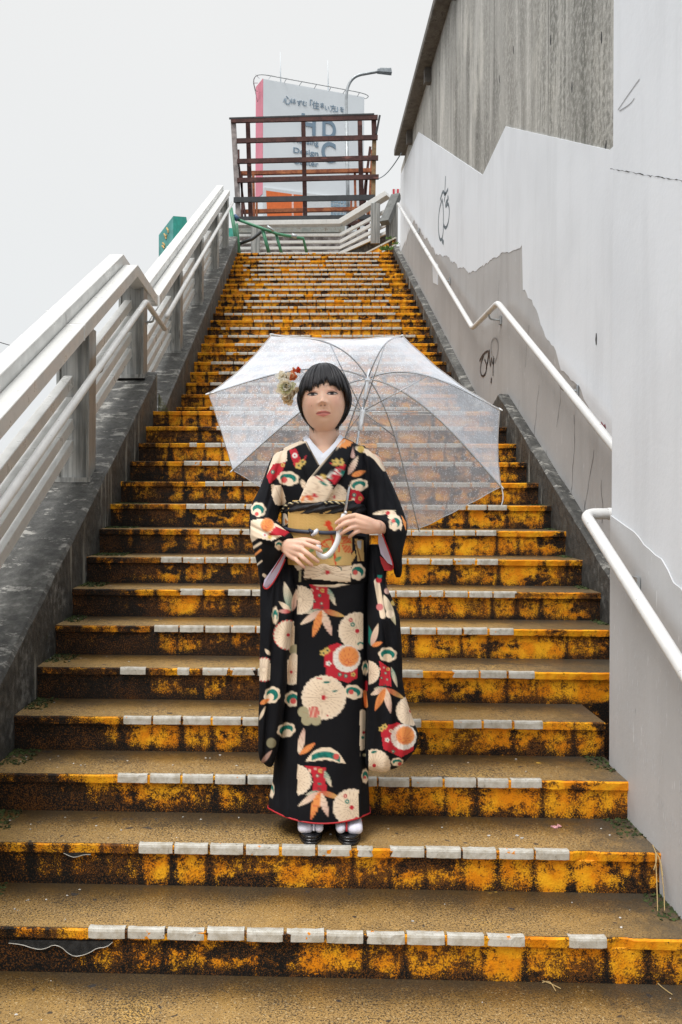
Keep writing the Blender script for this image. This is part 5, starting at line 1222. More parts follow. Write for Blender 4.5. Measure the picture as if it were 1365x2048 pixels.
# wearer's left hand on the shaft (seen right)
def hand(mb, wrist, palm, fingers, thumb):
    for pts, rs in palm: capsule(mb, pts, rs, 16)
    for pts, rs in fingers+[thumb]: capsule(mb, pts, [q*.93 for q in rs], 14, 5)
h = lambda x, y, Y: PT(x, y, Y)
SH = 2.900
hand(body, None,
     [([h(752, 1052, 2.898), h(730, 1041, 2.884), h(711, 1032, 2.882)], [.0195, .0165, .0108]),
      ([h(750, 1054, 2.900), h(730, 1048, 2.882), h(713, 1043, 2.878)], [.0190, .0165, .0112]),
      ([h(749, 1056, 2.902), h(732, 1054, 2.884), h(717, 1052, 2.880)], [.0190, .0160, .0110]),
      ([h(750, 1057, 2.904), h(736, 1060, 2.890), h(722, 1060, 2.886)], [.0180, .0145, .0100])],
     [([h(711, 1031, 2.881), h(695, 1033.5, 2.868), h(681, 1040, 2.876), h(673, 1046, 2.887)], [.0092, .0084, .0076, .0066]),
      ([h(713, 1042.5, 2.877), h(696, 1045, 2.864), h(682, 1052, 2.873), h(674, 1058.5, 2.885)], [.0096, .0088, .0080, .0068]),
      ([h(717, 1052.5, 2.879), h(701, 1056, 2.866), h(690, 1062.5, 2.874), h(683, 1068, 2.885)], [.0092, .0084, .0076, .0066]),
      ([h(722, 1061, 2.885), h(710, 1065, 2.872), h(704, 1070, 2.878), h(699, 1074, 2.887)], [.0082, .0074, .0068, .0058])],
     ([h(742, 1048, 2.915), h(718, 1036, 2.928), h(700, 1034, 2.932), h(688, 1036, 2.928)], [.013, .0105, .0092, .0078]))
# wearer's right hand, fingers over the crook (seen left)
hand(body, None,
     [([h(575, 1090, 2.925), h(592, 1087, 2.898), h(608, 1087, 2.888)], [.0205, .0165, .0108]),
      ([h(575, 1093, 2.925), h(590, 1095, 2.894), h(603, 1098, 2.884)], [.0200, .0170, .0114]),
      ([h(574, 1095, 2.926), h(586, 1102, 2.898), h(597, 1108, 2.888)], [.0190, .0160, .0110]),
      ([h(573, 1097, 2.928), h(580, 1108, 2.905), h(588, 1116, 2.894)], [.0175, .0145, .0098])],
     [([h(609, 1087, 2.886), h(622, 1092, 2.872), h(634, 1097, 2.868), h(643, 1102.5, 2.872)], [.0092, .0084, .0077, .0066]),
      ([h(604, 1098, 2.882), h(616, 1107, 2.868), h(627, 1116, 2.870), h(636, 1123, 2.878)], [.0096, .0087, .0079, .0067]),
      ([h(598, 1108, 2.886), h(607, 1116, 2.872), h(616, 1124, 2.874), h(624, 1130, 2.880)], [.0092, .0084, .0076, .0065]),
      ([h(589, 1116, 2.892), h(596, 1123, 2.880), h(603, 1130, 2.880), h(609, 1134.5, 2.885)], [.0082, .0075, .0068, .0058])],
     ([h(588, 1084, 2.915), h(610, 1080, 2.910), h(626, 1083, 2.902), h(638, 1086, 2.896)], [.013, .0108, .0094, .0078]))
bo = body.build('body', None, person)
rm = bo.modifiers.new('r', 'REMESH'); rm.mode = 'VOXEL'; rm.voxel_size = .0023; rm.use_smooth_shade = True
dg = bpy.context.evaluated_depsgraph_get(); me2 = bpy.data.meshes.new_from_object(bo.evaluated_get(dg)); bo.modifiers.clear(); old = bo.data; bo.data = me2; bpy.data.meshes.remove(old); me2.name = 'body'
# light smoothing away from the face
bm = bmesh.new(); bm.from_mesh(me2)
HCv = Vector(HC)
vv = [v for v in bm.verts if v.co.z < HC[2]-.085]
for _ in range(3): bmesh.ops.smooth_vert(bm, verts=vv, factor=.5, use_axis_x=True, use_axis_y=True, use_axis_z=True)
bmesh.ops.smooth_vert(bm, verts=[v for v in bm.verts if v.co.z >= HC[2]-.085], factor=.35, use_axis_x=True, use_axis_y=True, use_axis_z=True)
bm.to_mesh(me2); bm.free(); me2.polygons.foreach_set('use_smooth', [True]*len(me2.polygons))
co = coords(bo); HMi = np.array(HM.inverted()); loc = (co-HC)@HMi.T; lx, ly, lz = loc[:, 0], -loc[:, 1], loc[:, 2]
SK = np.array((.80, .52, .375)); c = np.tile(SK, (len(co), 1))
def putc(a, col):
    global c
    a = np.clip(a, 0, 1)[:, None]; c = c*(1-a)+np.asarray(col)*a
fc = (ly > .03) & (np.abs(lx) < .08) & (np.abs(lz) < .12)
putc(fc*.5*(gs(lx-.043, .020)+gs(lx+.043, .020))*gs(lz+.026, .022), (.76, .38, .28))
putc(fc*.25*gs(lx, .014)*gs(lz+.036, .012), (.80, .46, .36))
putc(fc*.65*(gs(lx-.034, .019)*gs(lz-.006-(lx-.03)*.1, .010)+gs(lx+.034, .019)*gs(lz-.006+(lx+.03)*.1, .010)), (.70, .34, .26))
lipw = np.clip(1-np.abs(lx)/.0245, 0, 1)**.55
up_ = (lz < -.0628) & (lz > -.0628-.0112*lipw); upu = (lz >= -.0628) & (lz < -.0628+.0080*lipw-.0012*gs(lx, .003))
putc(fc*up_*.85, (.80, .26, .25)); putc(fc*upu*.9, (.60, .17, .16)); putc(fc*gs(lz+.0628+np.abs(lx)*.01, .0014)*(np.abs(lx) < .0240)*.9, (.20, .05, .05))
putc(fc*.8*(gs(lx-.0062, .0030)+gs(lx+.0062, .0030))*gs(lz+.0395, .0022), (.16, .06, .045))  # shade inside the nostrils, painted dark into the skin colour
for sx in (-1, 1): putc(fc*.50*(np.abs(lz-(.0235-abs(0)+.003*gs(lx-sx*.03, .016))) < .0022)*(np.abs(lx-sx*.031) < .018), (.14, .08, .06))
putc(fc*np.clip(1.6-np.hypot(lx+.0365, lz+.0375)/.0011, 0, 1), (.10, .04, .03))
hd = co[:, 2] < 1.2
putc((hd*.35*(gs(0*co[:, 0], 1))), (.76, .44, .34))
# nails
for q in ((672, 1046.5, 2.887), (673, 1059, 2.885), (682, 1068.5, 2.885), (698, 1074.5, 2.887), (644.5, 1103.5, 2.872), (637.5, 1124.5, 2.878), (625.5, 1131.5, 2.880), (610.5, 1135.5, 2.885)):
    w0 = PT(*q); dd = np.linalg.norm(co-w0-np.array([0, -.006, .001]), axis=1); putc(np.clip(1.6-dd/.0046, 0, 1)*.55, (.74, .46, .40))
set_col(bo, c, 'skin')
g = G('skin'); n = g.noise(300., 3.); n2 = g.noise(40., 4.); cc = g.attr('skin'); cc = g.mix(g.mul(g.ss(n2, .35, .7), .12), cc, (.62, .30, .22)); g.bump(n, .05, .001)
g.b.inputs['Subsurface Weight'].default_value = .12; g.b.inputs['Subsurface Radius'].default_value = (.5, .2, .1); g.b.inputs['Subsurface Scale'].default_value = .006
bo.data.materials.append(g.fin(cc, .46, 0., .4))
# eyes: almond-shaped, dark iris under a lash line
MEYE = G('eye'); MEYE = MEYE.fin(MEYE.attr('iris'), .15, 0., .5)
MLASH = plain('lash_black', (.012, .008, .008), .6, bump=0)
for sx in (-1, 1):
    ex, ez = sx*.0318, -.0005; A = []; n1, n2 = 25, 11; cols = []
    tilt = .10*sx
    for i in range(n1):
        u = -1+2*i/(n1-1); hw_ = .0165; hh = .0048*(1-abs(u)**2.4)**.7+.0001
        for j in range(n2):
            v = -1+2*j/(n2-1); lx_ = u*hw_; lz_ = v*hh*(1.05 if v > 0 else .75)+lx_*tilt
            ly_ = float(head_shape(np.array([math.asin(max(-1, min(1, (ex+lx_)/.0755)))]), np.array([math.asin((ez+lz_)/.112)]))[1][0])+.0016+.0014*(1-u*u)*(1-v*v)
            A.append(head_w((ex+lx_, ly_, ez+lz_))); rr = math.hypot(lx_+.0005, lz_-lx_*tilt-.0002)
            cols.append((.010, .006, .005) if rr < .0030 else (.025, .012, .008) if rr < .0062 else (.52, .45, .41))
    F = [(i*n2+j, i*n2+j+1, (i+1)*n2+j+1, (i+1)*n2+j) for i in range(n1-1) for j in range(n2-1)]
    B_ = [a+np.array([0, .004, 0]) for a in A]; K = len(A); F += [(K+a, K+d_, K+c_, K+b) for a, b, c_, d_ in F]
    eo = MB().add(A+B_, F).build('eye', MEYE, person, smooth=True, recalc=False); set_col(eo, np.array(cols+cols), 'iris')
    up = [np.array(A[i*n2+n2-1])+np.array([0, -.0012, .0004]) for i in range(n1)]; lo = [np.array(A[i*n2])+np.array([0, -.0006, 0]) for i in range(n1)]
    end = up[-1] if sx > 0 else up[0]; ext = end+np.array([sx*.003, .0012, .0012])
    up = up+[ext] if sx > 0 else [ext]+up
    k_ = len(up); MB().tube(up, 1, 5, True, [.0006+.0013*math.sin(math.pi*(i+.5)/k_)**.5 for i in range(k_)]).build('eyelash', MLASH, person, smooth=True)
    MB().tube(lo[3:-3], .00035, 4).build('eyelid_line', plain('lid_brown', (.16, .06, .045), .6, bump=0), person, smooth=True)

# ---------------------------------------------------------------- hair
hrn = random.Random(3)
HCC = np.array([.0035, -.006, .004])           # centre of the hair mass in head space
AX, AYF, AYB, AZ = .0885, .0985, .115, .117
def hair_pt(az, t, off=0.):
    """az azimuth (0 face, + image right), t polar angle from crown (radians)"""
    s_, c_ = math.sin(t), math.cos(t); ay = AYF if math.cos(az) > 0 else AYB
    x = (AX+off)*s_*math.sin(az); y = (ay+off)*s_*math.cos(az); z = (AZ+off)*c_
    f_ = max(0., c_); x *= 1-.035*math.sin(math.pi*f_)
    if z < 0:
        k = min(1, -z/.115); 
        x *= 1-.15*k*k; y *= 1-.20*k*k if math.cos(az) < 0 else 1-.12*k
        z *= .98
    return HCC+np.array([x, y, z])
def zend(az):
    a = abs(math.degrees(az)); s_ = 1 if az > 0 else -1
    if a < 40: return .0295-.009*(a/40)+(.017 if 3 < math.degrees(az) < 11 else .005 if 11 <= math.degrees(az) < 24 else 0)-(.006 if s_ < 0 and a > 22 else 0)
    if a < 58: return np.interp(a, [40, 58], [.0235, .004])
    if a < 70: return np.interp(a, [58, 70], [.004, -.030])
    if a < 82: return np.interp(a, [70, 82], [-.030, -.078])
    if a < 100: return -.090 if s_ > 0 else -.088
    return -.103
cap_ = MB(); na, nt_ = 72, 22; vs = []
for i in range(na):
    az = -math.pi+2*math.pi*i/na; ze = zend(az)
    tm = math.acos(max(-.93, min(.99, (ze+.004-HCC[2])/AZ)))
    for j in range(nt_): vs.append(head_w(hair_pt(az, .02+(tm-.02)*j/(nt_-1), -.004)))
fs = [(i*nt_+j, ((i+1) % na)*nt_+j, ((i+1) % na)*nt_+j+1, i*nt_+j+1) for i in range(na) for j in range(nt_-1)]
cap_.add(vs, fs)
def strand(mb, az, az2, ze, off, r, seg=13, lift=0., tail=0., tin=0.):
    tm = math.acos(max(-.985, min(.99, (ze-HCC[2])/AZ))); P = []; RR = []
    for k in range(seg):
        q = k/(seg-1); a = az+(az2-az)*q**.8; p = hair_pt(a, .03+(tm-.03)*q, off+lift*q); P.append(p)
    if tail:
        e_ = P[-1].copy()
        for k in (1, 2, 3): P.append(np.array([e_[0]*(1-tin*k/3), e_[1]*(1-tin*k/6), e_[2]-tail*k/3]))
    n = len(P); RR = [r*(1-.8*(k/(n-1))**3)*(.6+.4*min(1, k/(n-1)*4)) for k in range(n)]
    mb.tube([head_w(p) for p in P], 1, 4, True, RR)
clump = {}
def clumped(az, w_=.085):
    k = math.floor(az/w_+.37*math.sin(az*5)); 
    if k not in clump: clump[k] = (hrn.gauss(0, .0048), (k+.5)*w_, hrn.uniform(.35, .75), hrn.uniform(-.0015, .0025))
    return clump[k]
for i in range(2900):
    az = hrn.uniform(-math.pi, math.pi)
    if hrn.random() < .5: az = hrn.uniform(-1.5, 1.5)
    dz, ctr, pull, lf = clumped(az); ze = zend(az)+dz+hrn.gauss(0, .0025)+(abs(hrn.gauss(0, .007)) if abs(az) > 1.2 else 0)
    az0 = az*.9-.10*(1-min(1, abs(az)))
    tip = az+(ctr-az)*pull*(1 if abs(az) < 1.3 else .5)
    strand(cap_, az0, tip+hrn.gauss(0, .012), ze, hrn.uniform(-.004, .0025)+lf*.5, hrn.uniform(.0008, .0017), 12, lf)
for i in range(260):    # wisps past the jaw and at the nape
    s_ = hrn.choice((-1, 1)); az = s_*hrn.uniform(1.32, 2.4); strand(cap_, az, az-s_*.06, hrn.uniform(-.088, -.070), hrn.uniform(-.008, -.001), hrn.uniform(.0008, .0014), 12, -.002, hrn.uniform(.012, .034), hrn.uniform(.10, .26))
for s_, azs in ((-1, (1.28, 1.5)), (1, (1.3, 1.5))):
    for i in range(60): az = s_*hrn.uniform(*azs); strand(cap_, az, az+s_*.02, hrn.uniform(-.090, -.060), hrn.uniform(-.004, .0), .0011, 14, -.003, .008, .1)
for i in range(46):     # flyaways
    az = hrn.choice((-1, 1))*hrn.uniform(1.6, 3.1); strand(cap_, az, az+hrn.uniform(-.15, .15), hrn.uniform(-.05, .07), .003, .00045, 12, hrn.uniform(.001, .006))
g = G('black_hair'); n = g.noise(1., 4., .6, g.vec((260, 260, 30))); n2 = g.noise(30., 3.)
MH = g.fin(g.mix(g.ss(n, .35, .7), (.0045, .004, .005), (.022, .018, .020)), g.ss(n2, .3, .7, .30, .46), 0., .6)
cap_.build('hair', MH, person, smooth=True)
# flower ornament at the (image) left side of the head
FL = PT(578, 775, 3.02); MFC = plain('cream_petal', (.92, .82, .62), .6, var=.12, scale=60); MFW = plain('white_petal', (.93, .91, .84), .6, var=.1, scale=60); MFG = plain('pale_green_petal', (.80, .80, .52), .6, var=.2, scale=60)
MFO = plain('orange_petal', (.92, .36, .16), .6, var=.15, scale=60); MFR = plain('scarlet_petal', (.85, .08, .03), .6); MFN = plain('tan_petal', (.82, .64, .42), .6, var=.2)
orn = bpy.data.objects.new('flower_ornament', None); COL.objects.link(orn); orn.location = tuple(FL); orn.parent = person; orn.matrix_parent_inverse = Matrix.Translation(person.location).inverted()
bpy.context.view_layer.update()
def petal(mb, c0, d, nrm, ln, wd, curl):
    d = d/np.linalg.norm(d); nrm = nrm-d*(nrm@d); nrm /= np.linalg.norm(nrm)+1e-9; s_ = np.cross(d, nrm); vs = []; N, M = 7, 5
    for i in range(N):
        t = i/(N-1); w_ = wd*math.sin(math.pi*(.10+.86*t))**.8
        for j in range(M):
            u = -1+2*j/(M-1); p = c0+d*ln*t*(1-.12*curl*t)+s_*w_*u+nrm*(curl*ln*.55*t*t+.25*wd*u*u+.0015*math.sin(7*t+5*u)); vs.append(p)
    F = [(i*M+j, i*M+j+1, (i+1)*M+j+1, (i+1)*M+j) for i in range(N-1) for j in range(M-1)]
    mb.add(vs, F)
frn = random.Random(8)
for mm in (MFC, MFW, MFG, MFO, MFR, MFN):      # petals let light through
    t_ = mm.node_tree; pb = [n for n in t_.nodes if n.type == 'BSDF_PRINCIPLED'][0]; tl = t_.nodes.new('ShaderNodeBsdfTranslucent'); mxs = t_.nodes.new('ShaderNodeMixShader'); mxs.inputs[0].default_value = .45
    t_.links.new(pb.inputs['Base Color'].links[0].from_socket, tl.inputs[0]); t_.links.new(pb.outputs[0], mxs.inputs[1]); t_.links.new(tl.outputs[0], mxs.inputs[2]); t_.links.new(mxs.outputs[0], [n for n in t_.nodes if n.type == 'OUTPUT_MATERIAL'][0].inputs[0])
def bloom(px, py, Y, rad, mats, n, name='bloom'):
    C0 = PT(px, py, Y); axis = np.array([-.35, -.9, .1]); axis /= np.linalg.norm(axis); e1 = np.cross(axis, [0, 0, 1.]); e1 /= np.linalg.norm(e1); e2 = np.cross(axis, e1)
    bs = [MB() for _ in mats]
    for k in range(n):
        ring = k/n; a = k*2.399+frn.uniform(-.2, .2); el = .25+1.0*(1-ring)
        d = (e1*math.cos(a)+e2*math.sin(a))*math.cos(el)+axis*math.sin(el); petal(bs[k % len(mats)], C0+d*rad*.1, d, axis, rad*(.5+.55*ring)*frn.uniform(.85, 1.15), rad*.36, frn.uniform(.1, .5))
    for b_, mm in zip(bs, mats): b_.build(name, mm, orn, smooth=True, recalc=False)
bloom(576, 776, 3.00, .042, [MFW, MFC, MFG], 20); bloom(579, 798, 3.01, .035, [MFC, MFW, MFN], 16); bloom(571, 756, 3.01, .032, [MFC, MFW], 15); bloom(588, 786, 3.03, .028, [MFN, MFC], 14); bloom(587, 754, 3.01, .022, [MFO, MFC, MFO], 18); bloom(598, 742, 3.0, .014, [MFR, MFR, MFO], 16); bloom(590, 741, 2.99, .011, [MFO, MFR], 12)
for (px, py) in ((574, 769), (573, 775), (578, 772)): 
    c0 = PT(px, py, 2.968); MB().tube([c0, c0+np.array([0, .006, 0])], .0022, 6).build('stamen', MDRK, orn)

# ---------------------------------------------------------------- feet: split-toe socks and black sandals
MSOCK = plain('lilac_white_sock', (.74, .74, .86), .7, var=.06, scale=20); MZORI = plain('black_lacquer_sandal', (.012, .012, .014), .25, var=.1)
def foot(px, split, x0, x1, big_left, strap):
    Yt = 2.945; zt_ = RZ+.030; f = MB(); toe = lambda x, dy, z: np.array([PT(x, 1660, Yt)[0], Yt+dy, z])
    a0, a1 = (x0, split-1.2) if big_left else (split+1.2, x1); b0, b1 = (split+1.2, x1) if big_left else (x0, split-1.2)
    capsule(f, [toe((a0+a1)/2, .018, zt_+.017), toe((a0+a1)/2, .08, zt_+.024), toe(px, .16, zt_+.035)], [(a1-a0)*.00164/2*.98, (a1-a0)*.00164/2, .030], 16)
    hw_ = (b1-b0)*.00164/2
    for k in (-.30, 0, .30): capsule(f, [toe((b0+b1)/2+k*(b1-b0)*.62, .024+.008*abs(k), zt_+.013), toe((b0+b1)/2+k*(b1-b0)*.5, .08, zt_+.022), toe(px, .16, zt_+.035)], [hw_*.66, hw_*.76, .030], 16)
    capsule(f, [toe(px, .10, zt_+.045), toe(px, .16, zt_+.07), toe(px, .17, zt_+.16)], [.030, .034, .036], 16); capsule(f, [toe(px, .14, zt_+.028), toe(px, .20, zt_+.028)], [.030, .029], 16)
    o = f.build('sock', MSOCK, person); m_ = o.modifiers.new('r', 'REMESH'); m_.mode = 'VOXEL'; m_.voxel_size = .003; m_.use_smooth_shade = True
    dg = bpy.context.evaluated_depsgraph_get(); mm = bpy.data.meshes.new_from_object(o.evaluated_get(dg)); o.modifiers.clear(); o.data = mm; mm.name = 'sock'
    bm = bmesh.new(); bm.from_mesh(mm)
    for _ in range(3): bmesh.ops.smooth_vert(bm, verts=bm.verts, factor=.5, use_axis_x=True, use_axis_y=True, use_axis_z=True)
    bm.to_mesh(mm); bm.free(); mm.polygons.foreach_set('use_smooth', [True]*len(mm.polygons))
    s_ = MB(); cx_ = PT(px, 1675, Yt)[0]; N = 40; hwS = (x1-x0)*.00164/2*.93
    for (za, zb_, gw) in ((.001, .011, 1.0), (.0115, .0155, .97), (.016, .020, 1.0), (.0205, .029, .985)):
        ring = [(cx_+hwS*gw*math.copysign(abs(math.cos(t))**.8, math.cos(t)), Yt+.105-(.118*gw)*math.copysign(abs(math.sin(t))**.8, math.sin(t))) for t in [2*math.pi*k/N for k in range(N)]]
        s_.add([(x, y, RZ+za) for x, y in ring]+[(x, y, RZ+zb_) for x, y in ring], [tuple(range(N))[::-1], tuple(range(N, 2*N))]+[(i, (i+1) % N, N+(i+1) % N, N+i) for i in range(N)])
    s_.build('sandal', MZORI, person, bevel=.0015)
    c0 = toe(split, .004, zt_+.012); mid = toe(split, .045, zt_+.040)
    MB().tube([c0, toe(split, .02, zt_+.034), mid], .0035, 6).build('sandal_strap', strap, person, smooth=True)
    for sx, xx in ((-1, x0+1), (1, x1-1)): MB().tube(chaikin([mid, toe((split+xx)/2, .062, zt_+.047), toe(xx, .085, zt_+.018)], 2), .0055, 7).build('sandal_strap', strap, person, smooth=True)
foot(622, 628, 596, 648, False, MSOCK); foot(699, 694, 672, 727, True, MRED)
MB().tube([PT(600, 1640, 3.02), PT(600, 1652, 3.0)], .001, 4)
# ------------------------------------------------------------------ clear umbrella
UH = np.array([.223, 3.231, 1.692]); UA = np.array([-.158, -.567, -.808]); UA /= np.linalg.norm(UA)
UC = UH+UA*.286
umb = empty('umbrella', tuple(PT(690, 1030, 2.90)), 'clear vinyl umbrella beaded with rain, white crook handle, held open behind the head', 'umbrella')
def on_ring(px, py):
    d = FW+RT*(px-CX)/FPX-UP*(py-CY)/FPX; o_ = np.array([0, 0, EYE]); return o_+d*(((UC-o_)@UA)/(d@UA))
tips = [on_ring(*t) for t in ((418, 787), (545, 669), (805, 671), (1000, 818), (1003, 973), (838, 1058), (640, 1037), (466, 940))]
def arc(tip, s, lift=.078): return UH+(tip-UH)*s-UA*lift*math.sin(math.pi*s**.8)
g = G('clear_vinyl'); x, y, z = g.xyz()
v = g.voro(150.); v2 = g.voro(300.); n = g.noise(9., 4., .6); n2 = g.noise(70., 4., .7)
drop = g.ss(v, .40, .24); drop2 = g.ss(v2, .30, .18); sparse = g.ss(g.noise(40., 3.), .38, .56)
drop = g.mul(drop, sparse)
haze = g.add(.34, g.mul(g.ss(n, .35, .7), .12), g.mul(drop, .50), g.mul(drop2, .22), g.mul(g.ss(n2, .4, .7), .08))
lw = g.t.nodes.new('ShaderNodeLayerWeight'); lw.inputs[0].default_value = .35
haze = g.add(haze, g.mul(lw.outputs['Facing'], .50)); haze = g.math('MINIMUM', haze, .93)
g.bump(g.add(drop, drop2), .5, .002); g.fin(g.mix(g.ss(g.add(drop, g.mul(drop2, .6)), .2, .9), (.70, .74, .80), (.95, .97, 1.0)), .12, 0., .6)
dif = g.t.nodes.new('ShaderNodeBsdfTranslucent'); dif.inputs[0].default_value = (.80, .85, .93, 1)
mA = g.t.nodes.new('ShaderNodeMixShader'); mA.inputs[0].default_value = .8; g.t.links.new(g.b.outputs[0], mA.inputs[1]); g.t.links.new(dif.outputs[0], mA.inputs[2])
tr = g.t.nodes.new('ShaderNodeBsdfTransparent'); tr.inputs[0].default_value = (.96, .965, .98, 1)
mB = g.t.nodes.new('ShaderNodeMixShader'); g.t.links.new(haze, mB.inputs[0]); g.t.links.new(tr.outputs[0], mB.inputs[1]); g.t.links.new(mA.outputs[0], mB.inputs[2]); g.t.links.new(mB.outputs[0], g.out.inputs[0])
MVIN = g.m
g = G('vinyl_hem'); g.fin((.85, .87, .9), .3); tr = g.t.nodes.new('ShaderNodeBsdfTransparent'); mB = g.t.nodes.new('ShaderNodeMixShader'); mB.inputs[0].default_value = .75; g.t.links.new(tr.outputs[0], mB.inputs[1]); g.t.links.new(g.b.outputs[0], mB.inputs[2]); g.t.links.new(mB.outputs[0], g.out.inputs[0]); MHEM = g.m
MCHR = G('chrome_rib'); MCHR = MCHR.fin((.55, .56, .57), .22, .9); MWPL = plain('white_plastic', (.80, .82, .84), .3, var=.04)
S_, W_ = 22, 14
for i in range(8):
    a, b = tips[i], tips[(i+1) % 8]; vs = []
    for si in range(S_+1):
        s = .015+si/S_*.985; pa, pb = arc(a, s), arc(b, s)
        for wi in range(W_+1):
            t = wi/W_; p = pa*(1-t)+pb*t; chord = np.linalg.norm(pb-pa); k = 4*t*(1-t)
            sag = .055*chord*s; p = p+UA*sag*k*.55                     # taut panels dip between ribs
            rad = (UC-UA*.286*0-p); rad = rad-UA*(rad@UA); rad /= np.linalg.norm(rad)+1e-9
            p = p+rad*k*.008*s**4+UA*.0015*math.sin(t*22+s*17+i)*s                               # rim scallops in slightly
            vs.append(p)
    fs = [(si*(W_+1)+wi, si*(W_+1)+wi+1, (si+1)*(W_+1)+wi+1, (si+1)*(W_+1)+wi) for si in range(S_) for wi in range(W_)]
    MB().add(vs, fs).build('canopy_panel', MVIN, umb, smooth=True, recalc=False)
    edge = vs[-(W_+1):]; MB().tube(edge, .0016, 5).build('canopy_hem', MHEM, umb, smooth=True)
run = UH+UA*.155
for i in range(8):
    pts = [arc(tips[i], s)+UA*.004 for s in np.linspace(.02, 1, 18)]
    rb_ = MB().tube(pts, .0028, 6).build('rib', MCHR, umb, smooth=True)
    q = arc(tips[i], .47)+UA*.006; MB().tube([run, q], .0020, 6).build('stretcher', MCHR, umb, smooth=True)
    d = tips[i]-arc(tips[i], .96); d /= np.linalg.norm(d); MB().tube([tips[i]-d*.004, tips[i]+d*.012], .0034, 6, True, [.0034, .0024]).build('rib_tip', MWPL, umb, smooth=True)
HG = PT(690, 1027, 2.902)       # where the shaft enters the hand
top = UH-UA*.015
MB().tube([top-UA*.03, top+UA*0, UH+UA*.10], 1, 12, True, [.0045, .0058, .0050]).build('crown_cap', MWPL, umb, smooth=True)
MB().tube([UH+UA*.005, UH+UA*.018], .0105, 14).build('notch', MWPL, umb, smooth=True)
MB().tube([UH, HG], .0044, 12).build('shaft', MCHR, umb, smooth=True)
MB().tube([run-UA*.012, run+UA*.008, run+UA*.010, run+UA*.055, run+UA*.058, run+UA*.085], 1, 14, True, [.0095, .0095, .0078, .0085, .0070, .0062]).build('runner', MWPL, umb, smooth=True)
b0 = PT(691, 1023, 2.897); MB().tube([b0, b0+np.array([.004, -.004, -.006])], .0035, 8).build('catch', MWPL, umb, smooth=True)
hp = [PT(689, 1029, 2.901), PT(684, 1044, 2.896), PT(678.5, 1064, 2.893), PT(677, 1078, 2.893), PT(671, 1093, 2.893), PT(662, 1106, 2.893), PT(650, 1114.5, 2.892), PT(639.5, 1112, 2.891), PT(636.5, 1101, 2.890), PT(638, 1090, 2.890)]
MB().tube(chaikin(hp, 2), .0088, 16).build('handle', MWPL, umb, smooth=True)
c0 = tips[4]; st_ = chaikin([c0, PT(1006, 985, c0[1]), PT(1007, 998, c0[1]), PT(1003, 1012, c0[1])], 2)
MB().tube(st_, .0022, 5).build('closing_strap', MWPL, umb, smooth=True)
# ------------------------------------------------------------------ moss, litter and small growth
def moss(name, spots, label, n=200, h=.007, mat=MMOSS):
    """low cushions of moss: little blades and lumps, one mass"""
    mb = MB(); rr = random.Random(len(name)+n)
    for (x0, x1, y0, y1, z) in spots:
        area = (x1-x0)*(y1-y0); k = int(n*max(.4, area/.03))
        for _ in range(k):
            u, v = rr.random()**1.4, rr.random()**1.3; x = x0+(x1-x0)*u; y = y1-(y1-y0)*v; s_ = rr.uniform(.004, .011); hh = h*rr.uniform(.3, 1.1)
            a = rr.uniform(0, 6.28); dx, dy = math.cos(a)*s_, math.sin(a)*s_
            mb.add([(x-dx, y-dy, z), (x+dx, y+dy, z), (x+dy*.6, y-dx*.6, z+hh), (x-dy*.8, y+dx*.8, z+.001)], [(0, 1, 2), (1, 3, 2), (3, 0, 2)])
    o = mb.build(name, mat, recalc=False); tag(o, label, 'moss', None, 'stuff'); return o
sp = []
for n in range(0, 13):
    y, z = nose(n); sp.append((XL+.002, XL+.05+random.uniform(.03, .16), y+.10, y+T+.008, z))
for n in range(0, 3):
    y, z = nose(n); sp.append((XN-.002, XN-.05-random.uniform(0, .05), y+.12, y+T+.008, z))
moss('moss', sp, 'green moss cushions in the left corners of the lower steps')
mb_m = moss('moss', [(XR-.005, XR-.05, nose(n)[0]+.15, nose(n)[0]+T+.005, nose(n)[1]) for n in range(4, 13)], 'thin moss along the foot of the right kerb')
# mossy stain hanging on the end of the lower parapet
mb = MB(); rr = random.Random(4)
for _ in range(700):
    y = 6.895+rr.random()**2*.5; z = 1.88+rr.random()**1.3*.16*(1-(y-6.895)*1.2); x = XL+.004+rr.uniform(-.002, .006); s_ = rr.uniform(.004, .010)
    mb.add([(x, y-s_, z), (x+.006, y, z-s_*2.4), (x, y+s_, z)], [(0, 1, 2)])
tag(mb.build('moss', plain('yellow_green_moss', (.12, .14, .03), .9, var=.5, scale=40), recalc=False), 'yellowish moss hanging at the start of the upper parapet', 'moss', None, 'stuff')
# litter on the treads
MLIT = plain('pale_litter', (.70, .69, .66), .6); MPK = plain('pink_wrapper', (.70, .35, .38), .4, var=.4, scale=90); MBR = plain('brown_scrap', (.38, .20, .10), .7); MLEAF = plain('dry_stalk', (.50, .36, .16), .8)
def flake(mb, x, y, z, s_, rr):
    N = rr.randint(4, 6); a0 = rr.uniform(0, 6); P = [(x+math.cos(a0+k*6.283/N)*s_*rr.uniform(.5, 1.1), y+math.sin(a0+k*6.283/N)*s_*rr.uniform(.4, 1), z+rr.uniform(.001, s_*.35)) for k in range(N)]
    mb.add(P+[(p[0], p[1], z) for p in P], [tuple(range(N))]+[(i, (i+1) % N, N+(i+1) % N, N+i) for i in range(N)])
def on_tread(px, py, n):
    z = nose(n)[1] if n >= 0 else -RZ; Y = 3.
    for _ in range(25): Y *= (EYE-z)/(EYE-PT(px, py, Y)[2])
    return PT(px, py, Y)
rr = random.Random(12)
p = on_tread(1112, 1655, 1); mb = MB(); flake(mb, p[0], p[1], p[2]+.001, .016, rr); flake(mb, p[0]+.012, p[1]+.004, p[2]+.003, .012, rr)
tag(mb.build('wrapper', MPK), 'crumpled pink and white wrapper on the step right of her feet', 'wrapper')
